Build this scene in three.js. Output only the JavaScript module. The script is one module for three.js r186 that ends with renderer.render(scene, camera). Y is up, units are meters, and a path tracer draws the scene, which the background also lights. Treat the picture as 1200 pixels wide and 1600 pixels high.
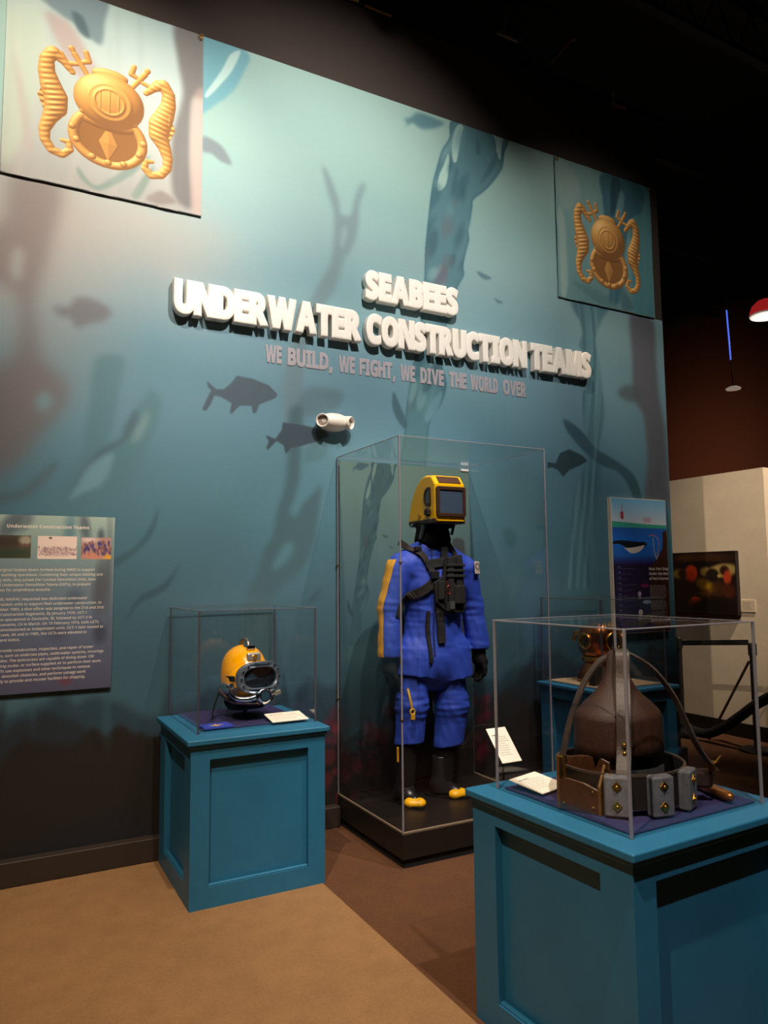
import * as THREE from 'three';
import { RoundedBoxGeometry } from 'three/addons/geometries/RoundedBoxGeometry.js';
import { mergeGeometries, mergeVertices } from 'three/addons/utils/BufferGeometryUtils.js';
import { MarchingCubes } from 'three/addons/objects/MarchingCubes.js';
import { FontLoader } from 'three/addons/loaders/FontLoader.js';
import { createNoise3D } from 'simplex-noise';

// ---------------------------------------------------------------- camera, light, exposure
const scene = new THREE.Scene();
scene.background = new THREE.Color(0x000000);
const camera = new THREE.PerspectiveCamera(69.9, 1200 / 1600, 0.05, 60);
const rad = THREE.MathUtils.degToRad;
camera.rotation.order = 'YXZ';
camera.position.set(0, 1.6, 4.52);
camera.rotation.set(rad(5.13), rad(-28.2), rad(-0.51));
const renderer = new THREE.WebGLRenderer({ antialias: true });
renderer.toneMapping = THREE.LinearToneMapping;
renderer.toneMappingExposure = 1.0;
renderer.shadowMap.enabled = true;
const WARM = new THREE.Color(1.0, 0.85, 0.68), NEUTRAL = new THREE.Color(1.0, 0.91, 0.82), AMBER = new THREE.Color(1.0, 0.8, 0.58);
// ceiling spots: [x, y, z of the lens, target x, y, z, candela, half angle (degrees), penumbra, lens size, colour, what it lights]
const SPOTS = [
  [0.25, 5.75, 2.5, 0.3, 4.05, 0, 44, 30, 1, 2.5, WARM, 'the pale banner'],
  [1.9, 5.75, 3.1, 2.0, 3.7, 0, 64, 36, 1, 2.5, NEUTRAL, 'the title lettering'],
  [3.9, 5.75, 2.9, 4.5, 3.4, 0, 17, 32, 1, 2.5, NEUTRAL, 'the teal banner'],
  [0.9, 5.75, 3.0, 1.25, 0.9, 0.45, 50, 24, 1, 2, WARM, 'the yellow dive helmet'],
  [2.9, 5.75, 2.6, 2.6, 1.2, 0.45, 60, 19, 0.9, 2, NEUTRAL, 'the blue diving suit'],
  [1.5, 5.75, 4.6, 2.05, 0.8, 2.5, 62, 18, 0.9, 2, NEUTRAL, 'the leather harness'],
  [-0.6, 5.75, 3.9, 0.5, 0, 2.2, 92, 33, 0.8, 2, AMBER, 'the sand coloured carpet'],
  [3.9, 5.75, 2.2, 4.05, 0.9, 0.4, 30, 14, 0.9, 2, WARM, 'the copper helmet'],
  [5.75, 5.75, 2.4, 6.75, 1.5, -0.5, 100, 19, 0.8, 2, AMBER, 'the white partition'],
  [2.2, 5.75, 1.6, 6.6, 1.55, -0.45, 36, 12, 0.7, 1.5, AMBER, 'the picture on the partition'],
];

// ---------------------------------------------------------------- helpers
const taken = {};
function numbered(n) { const k = taken[n] = (taken[n] ?? -1) + 1; return k ? n + '_' + String(k).padStart(3, '0') : n; }
function tag(o, label, category, group) { o.userData.label = label; o.userData.category = category; if (group) o.userData.group = group; return o; }
function thing(name, label, category, [x, y, z] = [0, 0, 0], turn = 0, group) {
  const o = new THREE.Group(); o.name = numbered(name); o.position.set(x, y, z); o.rotation.y = turn; scene.add(o);
  return tag(o, label, category, group);
}
function part(name, geo, mat, parent) {
  const m = new THREE.Mesh(Array.isArray(geo) ? join(geo) : geo, mat);
  m.name = name; m.castShadow = m.receiveShadow = true; parent.add(m); return m;
}
function single(name, geo, mat, label, category, group) { const m = part(numbered(name), geo, mat, scene); return tag(m, label, category, group); }
function struct(name, geo, mat) { const m = part(name, geo, mat, scene); m.userData.kind = 'structure'; return m; }
function join(list) {
  const g = list.map((q) => { const r = q.index ? q.toNonIndexed() : q.clone(); for (const k of Object.keys(r.attributes)) if (!['position', 'normal', 'uv'].includes(k)) r.deleteAttribute(k); return r; });
  return mergeGeometries(g);
}
const bx = (w, h, d, x = 0, y = 0, z = 0) => new THREE.BoxGeometry(w, h, d).translate(x, y, z);
const rb = (w, h, d, r, x = 0, y = 0, z = 0, s = 3) => new RoundedBoxGeometry(w, h, d, s, r).translate(x, y, z);
const cyl = (r0, r1, h, x = 0, y = 0, z = 0, n = 32) => new THREE.CylinderGeometry(r0, r1, h, n).translate(x, y, z);
const V = (x, y, z) => new THREE.Vector3(x, y, z);
function tube(pts, r, n = 40, m = 10) { return new THREE.TubeGeometry(new THREE.CatmullRomCurve3(pts.map((p) => V(...p))), n, r, m, false); }
function rod(a, b, r, n = 16) {
  const A = V(...a), B = V(...b), d = B.clone().sub(A), g = new THREE.CylinderGeometry(r, r, d.length(), n);
  g.applyQuaternion(new THREE.Quaternion().setFromUnitVectors(V(0, 1, 0), d.normalize())); return g.translate((A.x + B.x) / 2 || 0, (A.y + B.y) / 2, (A.z + B.z) / 2);
}
const lathe = (pts, n = 40) => new THREE.LatheGeometry(pts.map((p) => new THREE.Vector2(...p)), n);
let seed = 7; const rnd = () => { seed = (seed * 1664525 + 1013904223) >>> 0; return seed / 4294967296; };
const n3 = createNoise3D(rnd);
const std = (color, roughness = 0.7, extra = {}) => new THREE.MeshPhysicalMaterial({ color, roughness, ...extra });
function canvas(w, h) { const c = document.createElement('canvas'); c.width = w; c.height = h; return [c, c.getContext('2d')]; }
function ctex(c) { const t = new THREE.CanvasTexture(c); t.colorSpace = THREE.SRGBColorSpace; t.magFilter = THREE.LinearFilter; t.anisotropy = 8; return t; }
function blob(c, x, y, rx, ry, rot, col, a, b) {   // an ellipse with a soft rim of width b
  const g = c.createRadialGradient(0, 0, Math.max(0, 1 - 2 * b / (Math.min(rx, ry) + b)), 0, 0, 1); g.addColorStop(0, col); g.addColorStop(1, col + '00');
  c.save(); c.translate(x, y); c.rotate(rot); c.scale(rx + b, ry + b); c.globalAlpha = a; c.fillStyle = g; c.beginPath(); c.arc(0, 0, 1, 0, 7); c.fill(); c.restore();
}
// tileable fine + coarse noise
function grain(size, cells, lo, hi, gamma = 1, colour = false) {
  const data = new Uint8Array(size * size * 4), layers = cells.map(([n, a]) => { const v = new Float32Array(n * n).map(() => rnd()); return [n, a, v]; });
  const tot = cells.reduce((s, c) => s + c[1], 0);
  for (let y = 0; y < size; y++) for (let x = 0; x < size; x++) {
    let s = 0;
    for (const [n, a, v] of layers) {
      const fx = x / size * n, fy = y / size * n, ix = fx | 0, iy = fy | 0; let tx = fx - ix, ty = fy - iy; tx = tx * tx * (3 - 2 * tx); ty = ty * ty * (3 - 2 * ty);
      const q = (i, j) => v[(j % n) * n + (i % n)];
      s += a * ((q(ix, iy) * (1 - tx) + q(ix + 1, iy) * tx) * (1 - ty) + (q(ix, iy + 1) * (1 - tx) + q(ix + 1, iy + 1) * tx) * ty);
    }
    const o = (y * size + x) * 4, k = Math.pow(s / tot, gamma); for (let c = 0; c < 3; c++) data[o + c] = 255 * (lo + (hi - lo) * k); data[o + 3] = 255;
  }
  const t = new THREE.DataTexture(data, size, size); t.wrapS = t.wrapT = THREE.RepeatWrapping; t.magFilter = THREE.LinearFilter; t.minFilter = THREE.LinearMipmapLinearFilter; t.generateMipmaps = true; t.needsUpdate = true;
  if (colour) t.colorSpace = THREE.SRGBColorSpace; return t;
}
const rep = (t, x, y) => { const c = t.clone(); c.repeat.set(x, y); c.needsUpdate = true; return c; };
function uvMetres(g) {   // box-projected uv in metres
  const q = g.index ? g.toNonIndexed() : g; const p = q.attributes.position, n = q.attributes.normal, uv = new Float32Array(p.count * 2);
  for (let i = 0; i < p.count; i++) {
    const ax = Math.abs(n.getX(i)), ay = Math.abs(n.getY(i)), az = Math.abs(n.getZ(i));
    const [u, v] = ay >= ax && ay >= az ? [p.getX(i), p.getZ(i)] : ax >= az ? [p.getZ(i), p.getY(i)] : [p.getX(i), p.getY(i)];
    uv[i * 2] = u; uv[i * 2 + 1] = v;
  }
  q.setAttribute('uv', new THREE.BufferAttribute(uv, 2)); return q;
}
// meshes a signed distance function inside a box
function sdfMesh(f, [x0, y0, z0], [x1, y1, z1], res = 96) {
  const mc = new MarchingCubes(res, new THREE.MeshStandardMaterial(), false, false, 400000), s = mc.size, h = mc.halfsize;
  const cx = (x0 + x1) / 2, cy = (y0 + y1) / 2, cz = (z0 + z1) / 2, sx = (x1 - x0) / 2, sy = (y1 - y0) / 2, sz = (z1 - z0) / 2;
  const B = 4, X = (i) => cx + (i - h) / h * sx, Y = (j) => cy + (j - h) / h * sy, Z = (k) => cz + (k - h) / h * sz, far = Math.hypot(sx, sy, sz) / h * B * 0.9 + 0.03;
  for (let K = 0; K < s; K += B) for (let J = 0; J < s; J += B) for (let I = 0; I < s; I += B) {   // blocks far from the surface keep one value
    const m = f(X(I + 1.5), Y(J + 1.5), Z(K + 1.5)), skip = Math.abs(m) > far;
    for (let k = K; k < Math.min(s, K + B); k++) for (let j = J; j < Math.min(s, J + B); j++) for (let i = I; i < Math.min(s, I + B); i++) mc.field[i + j * s + k * s * s] = skip ? -m : -f(X(i), Y(j), Z(k));
  }
  mc.isolation = 0; mc.update();
  const p = new Float32Array(mc.count * 3);
  for (let i = 0; i < mc.count; i++) { p[i * 3] = cx + mc.positionArray[i * 3] * sx; p[i * 3 + 1] = cy + mc.positionArray[i * 3 + 1] * sy; p[i * 3 + 2] = cz + mc.positionArray[i * 3 + 2] * sz; }
  let g = new THREE.BufferGeometry(); g.setAttribute('position', new THREE.BufferAttribute(p, 3));
  g = mergeVertices(g, 1e-5); g.computeVertexNormals(); return uvKeep(g);
}
function uvKeep(g) { const p = g.attributes.position, uv = new Float32Array(p.count * 2); for (let i = 0; i < p.count; i++) { uv[i * 2] = p.getX(i) + p.getZ(i); uv[i * 2 + 1] = p.getY(i); } g.setAttribute('uv', new THREE.BufferAttribute(uv, 2)); return g; }
function capsule(x, y, z, ax, ay, az, bx_, by, bz, ra, rb_) {
  const dx = bx_ - ax, dy = by - ay, dz = bz - az; let t = ((x - ax) * dx + (y - ay) * dy + (z - az) * dz) / (dx * dx + dy * dy + dz * dz); t = t < 0 ? 0 : t > 1 ? 1 : t;
  const ex = x - ax - dx * t, ey = y - ay - dy * t, ez = z - az - dz * t; return Math.sqrt(ex * ex + ey * ey + ez * ez) - (ra + (rb_ - ra) * t);
}
const smin = (a, b, k) => { const h = Math.max(k - Math.abs(a - b), 0) / k; return Math.min(a, b) - h * h * k / 4; };

// ---------------------------------------------------------------- shared textures and materials
const fineGrain = grain(256, [[128, 1], [64, 0.7], [16, 0.5]], 0, 1);
const paintTone = grain(256, [[6, 1], [24, 0.6], [120, 0.5]], 0.9, 1.0, 1, true);
const carpetTone = grain(512, [[200, 1.2], [70, 0.6], [9, 0.6], [3, 0.4]], 0.72, 1.0, 1, true);
const sandTone = grain(512, [[256, 1], [90, 0.5], [14, 0.8], [4, 0.7]], 0.78, 1.0, 1, true);
const clothTone = grain(256, [[128, 1], [40, 0.5], [7, 0.7]], 0.82, 1.0, 1, true);
const leatherTone = grain(256, [[90, 1], [30, 0.8], [6, 1]], 0.55, 1.0, 1, true);
const M = {
  teal: std(0x246c92, 0.48, { map: paintTone, bumpMap: fineGrain, bumpScale: 0.0002 }),
  navyCloth: std(0x2b2358, 0.95, { map: rep(clothTone, 4, 4), bumpMap: rep(fineGrain, 4, 4), bumpScale: 0.0006, sheen: 0.3, sheenColor: new THREE.Color(0x40407a) }),
  acrylic: new THREE.MeshPhysicalMaterial({ color: 0xffffff, roughness: 0.01, transmission: 1, thickness: 0, ior: 1.49, specularIntensity: 0.7 }),
  edge: new THREE.MeshPhysicalMaterial({ color: 0xb4b0b8, roughness: 0.5, transmission: 0.55, thickness: 0, ior: 1.49 }),
  black: std(0x0d0c0c, 0.55), blackMatte: std(0x0b0b0c, 0.9), plinth: std(0x1a1513, 0.42, { map: paintTone }),
  white: std(0xf1ece4, 0.5), card: std(0xf3ead9, 0.8), chrome: std(0xe2e2e6, 0.14, { metalness: 1 }), steel: std(0x9aa0a8, 0.3, { metalness: 1 }),
  brass: std(0xc9963f, 0.28, { metalness: 1 }), copper: std(0xd08348, 0.26, { metalness: 0.8 }), gold: std(0xd9a441, 0.35, { metalness: 0.6 }),
  yellow: std(0xf2b705, 0.28, { clearcoat: 0.5, clearcoatRoughness: 0.1 }), rubber: std(0x060607, 0.8, { specularIntensity: 0.4 }), dimEdge: new THREE.MeshPhysicalMaterial({ color: 0x7c7986, roughness: 0.5, transmission: 0.7, thickness: 0, ior: 1.49 }),
};

// outlines of the printed kelp and fish in metres on the wall; of the harness in metres on the suit; of the banner prints as fractions of the cloth
const MURAL = {
  kelpTall: [[3.068,5.159],[3.029,5.005],[2.956,4.880],[2.919,4.766],[2.870,4.600],[2.851,4.493],[2.825,4.309],[2.793,4.052],[2.784,3.851],[2.763,3.601],[2.703,3.300],[2.645,3.005],[2.610,2.811],[2.586,2.575],[2.529,2.247],[2.742,2.258],[2.790,2.544],[2.816,2.736],[2.919,2.891],[2.967,3.043],[2.925,3.234],[2.988,3.540],[3.081,3.807],[3.143,3.920],[3.139,3.996],[3.165,4.104],[3.198,4.214],[3.193,4.291],[3.213,4.374],[3.234,4.483],[3.248,4.555],[3.343,4.641],[3.439,4.746],[3.539,4.896],[3.562,5.022],[3.611,5.146],[3.566,5.155],[3.538,5.081],[3.521,4.957],[3.484,5.001],[3.438,5.150]],
  kelpTallGapA: [[3.140,5.154],[3.164,5.124],[3.138,5.036],[3.097,4.841],[3.061,4.821],[3.052,4.959],[3.091,5.102]],
  kelpTallGapB: [[3.015,4.870],[3.025,4.795],[2.998,4.633],[2.950,4.558],[2.910,4.553],[2.929,4.666],[2.972,4.765]],
  kelpTallDarkA: [[3.084,4.774],[3.107,4.739],[3.068,4.573],[3.043,4.499],[3.032,4.564]],
  kelpTallDarkB: [[3.498,5.015],[3.442,4.854],[3.345,4.732],[3.313,4.708],[3.392,4.857],[3.458,4.966]],
  kelpTallDarkC: [[3.292,5.081],[3.321,5.020],[3.313,4.943],[3.282,4.945]],
  kelpTallDarkD: [[2.939,3.972],[2.996,3.943],[2.971,3.812],[2.890,3.762],[2.869,3.867]],
  kelpTallLeaf: [[2.511,2.932],[2.578,2.808],[2.619,2.709],[2.598,2.669],[2.535,2.734],[2.499,2.823]],
  kelpTallHole: [[2.921,2.979],[2.884,2.839],[2.793,2.734],[2.772,2.780],[2.841,2.907]],
  kelpFork: [[1.954,4.490],[2.003,4.447],[2.062,4.320],[2.086,4.255],[2.101,4.164],[2.176,4.182],[2.202,4.284],[2.238,4.389],[2.280,4.448],[2.295,4.418],[2.248,4.271],[2.237,4.125],[2.210,4.000],[2.160,3.895],[2.124,3.841],[2.084,3.716],[2.044,3.593],[1.962,3.464],[1.843,3.175],[1.807,2.905],[1.789,2.641],[1.698,2.632],[1.670,2.889],[1.728,3.159],[1.843,3.444],[1.938,3.642],[2.011,3.771],[2.036,3.892],[2.046,4.034],[2.041,4.174],[1.997,4.304]],
  kelpForkHole: [[2.130,4.091],[2.150,4.034],[2.115,3.918],[2.090,3.950],[2.100,4.037]],
  kelpForkLeaf: [[1.761,2.725],[1.797,2.838],[1.890,2.897],[2.105,2.886],[2.081,2.780],[1.961,2.710],[1.844,2.689]],
  kelpMid: [[1.716,2.720],[1.807,2.729],[1.798,2.459],[1.789,2.273],[1.753,2.122],[1.718,2.036],[1.762,2.004],[1.821,2.104],[1.890,2.171],[1.946,2.226],[1.936,2.087],[1.918,1.957],[1.890,1.828],[1.835,1.700],[1.754,1.617],[1.666,1.555],[1.614,1.474],[1.602,1.413],[1.625,1.047],[1.373,1.063],[1.411,1.418],[1.452,1.538],[1.502,1.639],[1.544,1.782],[1.599,1.866],[1.621,1.970],[1.642,2.075],[1.686,2.204],[1.707,2.461]],
  kelpMidHole: [[1.665,1.800],[1.731,1.843],[1.745,1.784],[1.688,1.700],[1.600,1.659]],
  leafSmall: [[1.945,1.539],[1.913,1.468],[1.835,1.423],[1.881,1.489]],
  leafFishUnder: [[1.844,2.484],[1.960,2.524],[1.993,2.461],[1.937,2.400],[1.821,2.374]],
  kelpLoop: [[0.265,1.942],[0.336,2.135],[0.417,2.269],[0.449,2.365],[0.462,2.517],[0.477,2.632],[0.505,2.904],[0.667,2.926],[0.636,2.688],[0.614,2.531],[0.571,2.386],[0.595,2.407],[0.659,2.446],[0.676,2.517],[0.729,2.620],[0.783,2.696],[0.819,2.756],[0.877,2.722],[0.885,2.667],[0.861,2.546],[0.825,2.433],[0.790,2.313],[0.737,2.213],[0.684,2.114],[0.614,2.066],[0.493,1.983],[0.426,1.947]],
  kelpLoopHoleA: [[0.382,2.056],[0.414,2.139],[0.486,2.274],[0.572,2.336],[0.618,2.347],[0.592,2.224],[0.541,2.145],[0.456,2.104]],
  kelpLoopHoleB: [[0.714,2.424],[0.731,2.503],[0.767,2.565],[0.803,2.619],[0.815,2.558],[0.776,2.468],[0.744,2.422]],
  kelpLoopDark: [[0.382,2.071],[0.413,2.168],[0.479,2.284],[0.553,2.373],[0.659,2.435],[0.679,2.514],[0.736,2.620],[0.751,2.583],[0.717,2.478],[0.660,2.404],[0.572,2.344],[0.486,2.262],[0.427,2.169]],
  kelpSoft: [[0.034,3.919],[0.286,3.934],[0.238,3.552],[0.203,3.391],[0.162,3.194],[0.181,3.009],[0.205,2.863],[0.350,2.731],[0.327,2.579],[0.212,2.420],[0.120,2.267],[-0.095,2.165],[-0.113,2.676],[0.069,2.845],[0.100,3.071],[0.056,3.250],[-0.135,3.288],[-0.142,3.471],[0.010,3.654]],
  kelpSoftHole: [[0.237,2.681],[0.278,2.641],[0.260,2.572],[0.208,2.559],[0.193,2.620]],
  kelpSoftHoleB: [[0.064,3.496],[0.107,3.467],[0.099,3.333],[0.061,3.288],[0.032,3.395]],
  leafLow: [[-0.031,2.074],[0.125,2.102],[0.219,2.190],[0.322,2.289],[0.291,2.206],[0.164,2.065],[-0.029,2.018]],
  crescentA: [[0.881,2.038],[0.872,1.949],[0.836,1.852],[0.764,1.775],[0.676,1.699],[0.537,1.607],[0.536,1.662],[0.728,1.782],[0.799,1.859],[0.846,1.948]],
  crescentB: [[1.013,1.695],[0.954,1.564],[0.880,1.508],[0.771,1.454],[0.701,1.334],[0.735,1.436],[0.788,1.510],[0.897,1.565],[0.964,1.630]],
  fishBlurLeft: [[0.273,3.183],[0.351,3.189],[0.384,3.249],[0.461,3.262],[0.551,3.231],[0.584,3.189],[0.535,3.134],[0.465,3.111],[0.389,3.072],[0.367,3.122],[0.291,3.133]],
  fishA: [[1.162,2.849],[1.224,2.802],[1.273,2.808],[1.323,2.856],[1.356,2.906],[1.463,2.898],[1.572,2.868],[1.634,2.815],[1.617,2.787],[1.507,2.733],[1.486,2.676],[1.465,2.669],[1.456,2.719],[1.379,2.711],[1.350,2.683],[1.325,2.651],[1.312,2.658],[1.324,2.722],[1.253,2.756],[1.212,2.760],[1.192,2.708],[1.160,2.655],[1.136,2.661],[1.160,2.725],[1.191,2.790],[1.171,2.809]],
  fishB: [[1.552,2.534],[1.618,2.514],[1.662,2.577],[1.671,2.630],[1.798,2.624],[1.890,2.615],[1.965,2.604],[2.008,2.572],[1.913,2.520],[1.798,2.481],[1.730,2.463],[1.698,2.426],[1.690,2.421],[1.676,2.476],[1.627,2.502],[1.566,2.437],[1.557,2.449],[1.574,2.493]],
  fishC: [[3.917,2.515],[4.004,2.511],[4.055,2.598],[4.159,2.638],[4.296,2.594],[4.351,2.555],[4.257,2.506],[4.152,2.467],[4.081,2.405],[4.029,2.455],[3.963,2.477],[3.922,2.464]],
  fishTop: [[2.617,5.033],[2.673,5.060],[2.742,5.122],[2.810,5.132],[2.914,5.122],[2.984,5.112],[2.925,5.058],[2.808,5.008],[2.751,5.007],[2.695,5.026],[2.628,4.970],[2.651,5.017]],
  fishTiny: [[3.264,3.975],[3.338,3.968],[3.405,3.945],[3.343,3.923],[3.294,3.939]],
  fishTinyB: [[3.426,3.787],[3.469,3.779],[3.513,3.766],[3.462,3.752]],
  fishNear: [[1.120,4.462],[1.213,4.444],[1.265,4.402],[1.308,4.321],[1.236,4.323],[1.172,4.358],[1.114,4.359]],
  fishBlurRight: [[4.726,3.184],[4.828,3.253],[4.968,3.246],[5.027,3.184],[4.929,3.116],[4.791,3.124]],
  fishFaint: [[3.454,1.948],[3.528,1.970],[3.595,1.911],[3.542,1.826],[3.482,1.860]],
  kelpRight: [[4.233,3.908],[4.311,3.754],[4.343,3.648],[4.302,3.531],[4.369,3.430],[4.395,3.213],[4.318,3.094],[4.340,2.770],[4.406,2.667],[4.215,2.333],[4.172,2.121],[4.091,1.807],[4.041,1.398],[4.278,1.392],[4.402,1.810],[4.453,2.131],[4.505,2.457],[4.479,2.673],[4.565,2.955],[4.541,3.230],[4.515,3.450],[4.486,3.614],[4.568,3.796],[4.634,3.921]],
  kelpRightLeaf: [[4.100,2.883],[4.203,2.855],[4.340,2.770],[4.442,2.670],[4.585,2.615],[4.768,2.539],[4.893,2.452],[4.955,2.315],[4.956,2.204],[4.867,2.267],[4.798,2.391],[4.690,2.484],[4.508,2.528],[4.367,2.599],[4.231,2.697],[4.131,2.795]],
  kelpEdge: [[4.918,3.911],[5.197,3.898],[5.217,3.546],[5.237,3.196],[5.297,2.852],[5.299,2.217],[5.003,2.206],[5.057,2.603],[5.025,3.000],[4.916,3.160],[4.919,3.505]],
  kelpCorner: [[1.035,5.197],[1.406,5.140],[1.389,5.006],[1.321,4.847],[1.218,4.725],[1.044,4.605]],
  kelpCornerGap: [[1.362,5.134],[1.306,4.978],[1.213,4.830],[1.142,4.736],[1.129,4.759],[1.233,4.953],[1.292,5.087]],
};
const HARNESS = {
  strapShoulder: [[-0.264,1.644],[-0.204,1.608],[-0.144,1.564],[-0.110,1.504],[-0.084,1.437],[-0.077,1.384]],
  strapChest: [[-0.127,1.500],[-0.066,1.504],[0.024,1.520]],
  strapRightA: [[0.023,1.660],[0.022,1.603],[0.020,1.527]],
  strapRightB: [[0.091,1.635],[0.108,1.589],[0.107,1.527]],
  strapDiagonal: [[-0.076,1.388],[-0.148,1.333],[-0.235,1.283],[-0.278,1.240],[-0.302,1.168]],
  vestPanel: [[0.002,1.535],[0.124,1.552],[0.133,1.451],[0.139,1.329],[0.151,1.222],[0.131,1.188],[0.000,1.192],[-0.074,1.257],[-0.085,1.377],[-0.018,1.421]],
  strapCenter: [[-0.043,1.302],[-0.044,1.197],[-0.037,1.108],[-0.035,0.996]],
  strapLow: [[-0.115,1.199],[-0.121,1.111],[-0.118,1.008],[-0.120,0.876]],
  buckleA: [[-0.165,1.597]],
  buckleB: [[-0.080,1.429]],
  buckleC: [[0.091,1.451]],
  buckleD: [[0.092,1.482]],
  gauge: [[-0.020,1.331]],
  pouch: [[0.027,1.210]],
  patch: [[0.166,1.505]],
  stripe: [[-0.349,1.588],[-0.400,1.504],[-0.435,1.395],[-0.450,1.281],[-0.457,1.166],[-0.456,1.053],[-0.451,0.946]],
};
const BANNER_LEFT = {
  kelpA: [[0.142,0.939],[0.468,1.058],[0.466,0.885],[0.453,0.772],[0.388,0.791],[0.324,0.836],[0.251,0.861]],
  kelpADark: [[0.303,0.896],[0.360,0.883],[0.395,0.786],[0.337,0.807]],
  streakPink: [[0.175,0.851],[0.299,0.828],[0.397,0.693],[0.464,0.579],[0.338,0.574],[0.241,0.709]],
  streakGreen: [[-0.028,0.748],[0.144,0.873],[0.179,0.721],[0.158,0.454],[0.080,0.145],[-0.003,0.061]],
  streakRight: [[0.835,1.005],[1.001,1.003],[1.006,0.672],[0.941,0.618],[0.932,0.298],[0.950,0.041],[0.844,0.086],[0.832,0.376],[0.887,0.637],[0.859,0.806]],
  streakPinkRight: [[0.941,0.618],[1.006,0.672],[1.012,0.010],[0.951,0.024],[0.932,0.298]],
  foldA: [[0.351,0.112],[0.447,0.037],[0.605,0.175],[0.720,0.261],[0.622,0.135],[0.463,0.015],[0.368,0.057]],
  foldB: [[0.625,0.036],[0.689,0.152],[0.738,0.208],[0.713,0.123],[0.658,0.020]],
  foldC: [[0.701,0.030],[0.775,0.087],[0.862,0.046],[0.776,0.013]],
  foldD: [[0.035,0.609],[0.100,0.405],[0.144,0.162],[0.109,0.137],[0.067,0.363]],
};
const BANNER_RIGHT = {
  kelp: [[0.484,0.992],[0.898,0.984],[0.916,0.809],[0.776,0.705],[0.690,0.422],[0.623,0.078],[0.502,0.058],[0.587,0.403],[0.499,0.622],[0.475,0.808]],
  kelpDark: [[0.584,0.968],[0.672,0.960],[0.619,0.744],[0.550,0.705]],
  kelpLight: [[0.669,0.901],[0.715,0.863],[0.657,0.680],[0.603,0.692]],
  teal: [[0.793,1.003],[0.999,0.977],[0.995,0.007],[0.770,0.016],[0.760,0.436]],
  streakA: [[0.009,0.978],[0.158,0.959],[0.246,0.802],[0.112,0.633],[0.012,0.748]],
  streakB: [[0.019,0.612],[0.079,0.579],[0.096,0.127],[0.030,0.017]],
  foldA: [[0.121,0.132],[0.374,0.106],[0.601,0.036],[0.434,0.010]],
  foldB: [[0.611,0.217],[0.740,0.097],[0.757,0.028],[0.648,0.025]],
};

// ---------------------------------------------------------------- the room
const WX0 = -2.6, WX1 = 5.32, WT = 5.15;
function poly(c, pts, fx, fy) { c.beginPath(); pts.forEach(([x, y], i) => (i ? c.lineTo(fx(x), fy(y)) : c.moveTo(fx(x), fy(y)))); c.closePath(); }
function smooth(c, pts, fx, fy) {   // closed spline through the points
  const q = pts.map(([x, y]) => [fx(x), fy(y)]), n = q.length, at = (i) => q[(i + n) % n]; c.beginPath(); c.moveTo(...q[0]);
  for (let i = 0; i < n; i++) { const [a, b, d, e] = [at(i - 1), at(i), at(i + 1), at(i + 2)], k = 1 / 7; c.bezierCurveTo(b[0] + (d[0] - a[0]) * k, b[1] + (d[1] - a[1]) * k, d[0] - (e[0] - b[0]) * k, d[1] - (e[1] - b[1]) * k, d[0], d[1]); }
  c.closePath();
}
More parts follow.
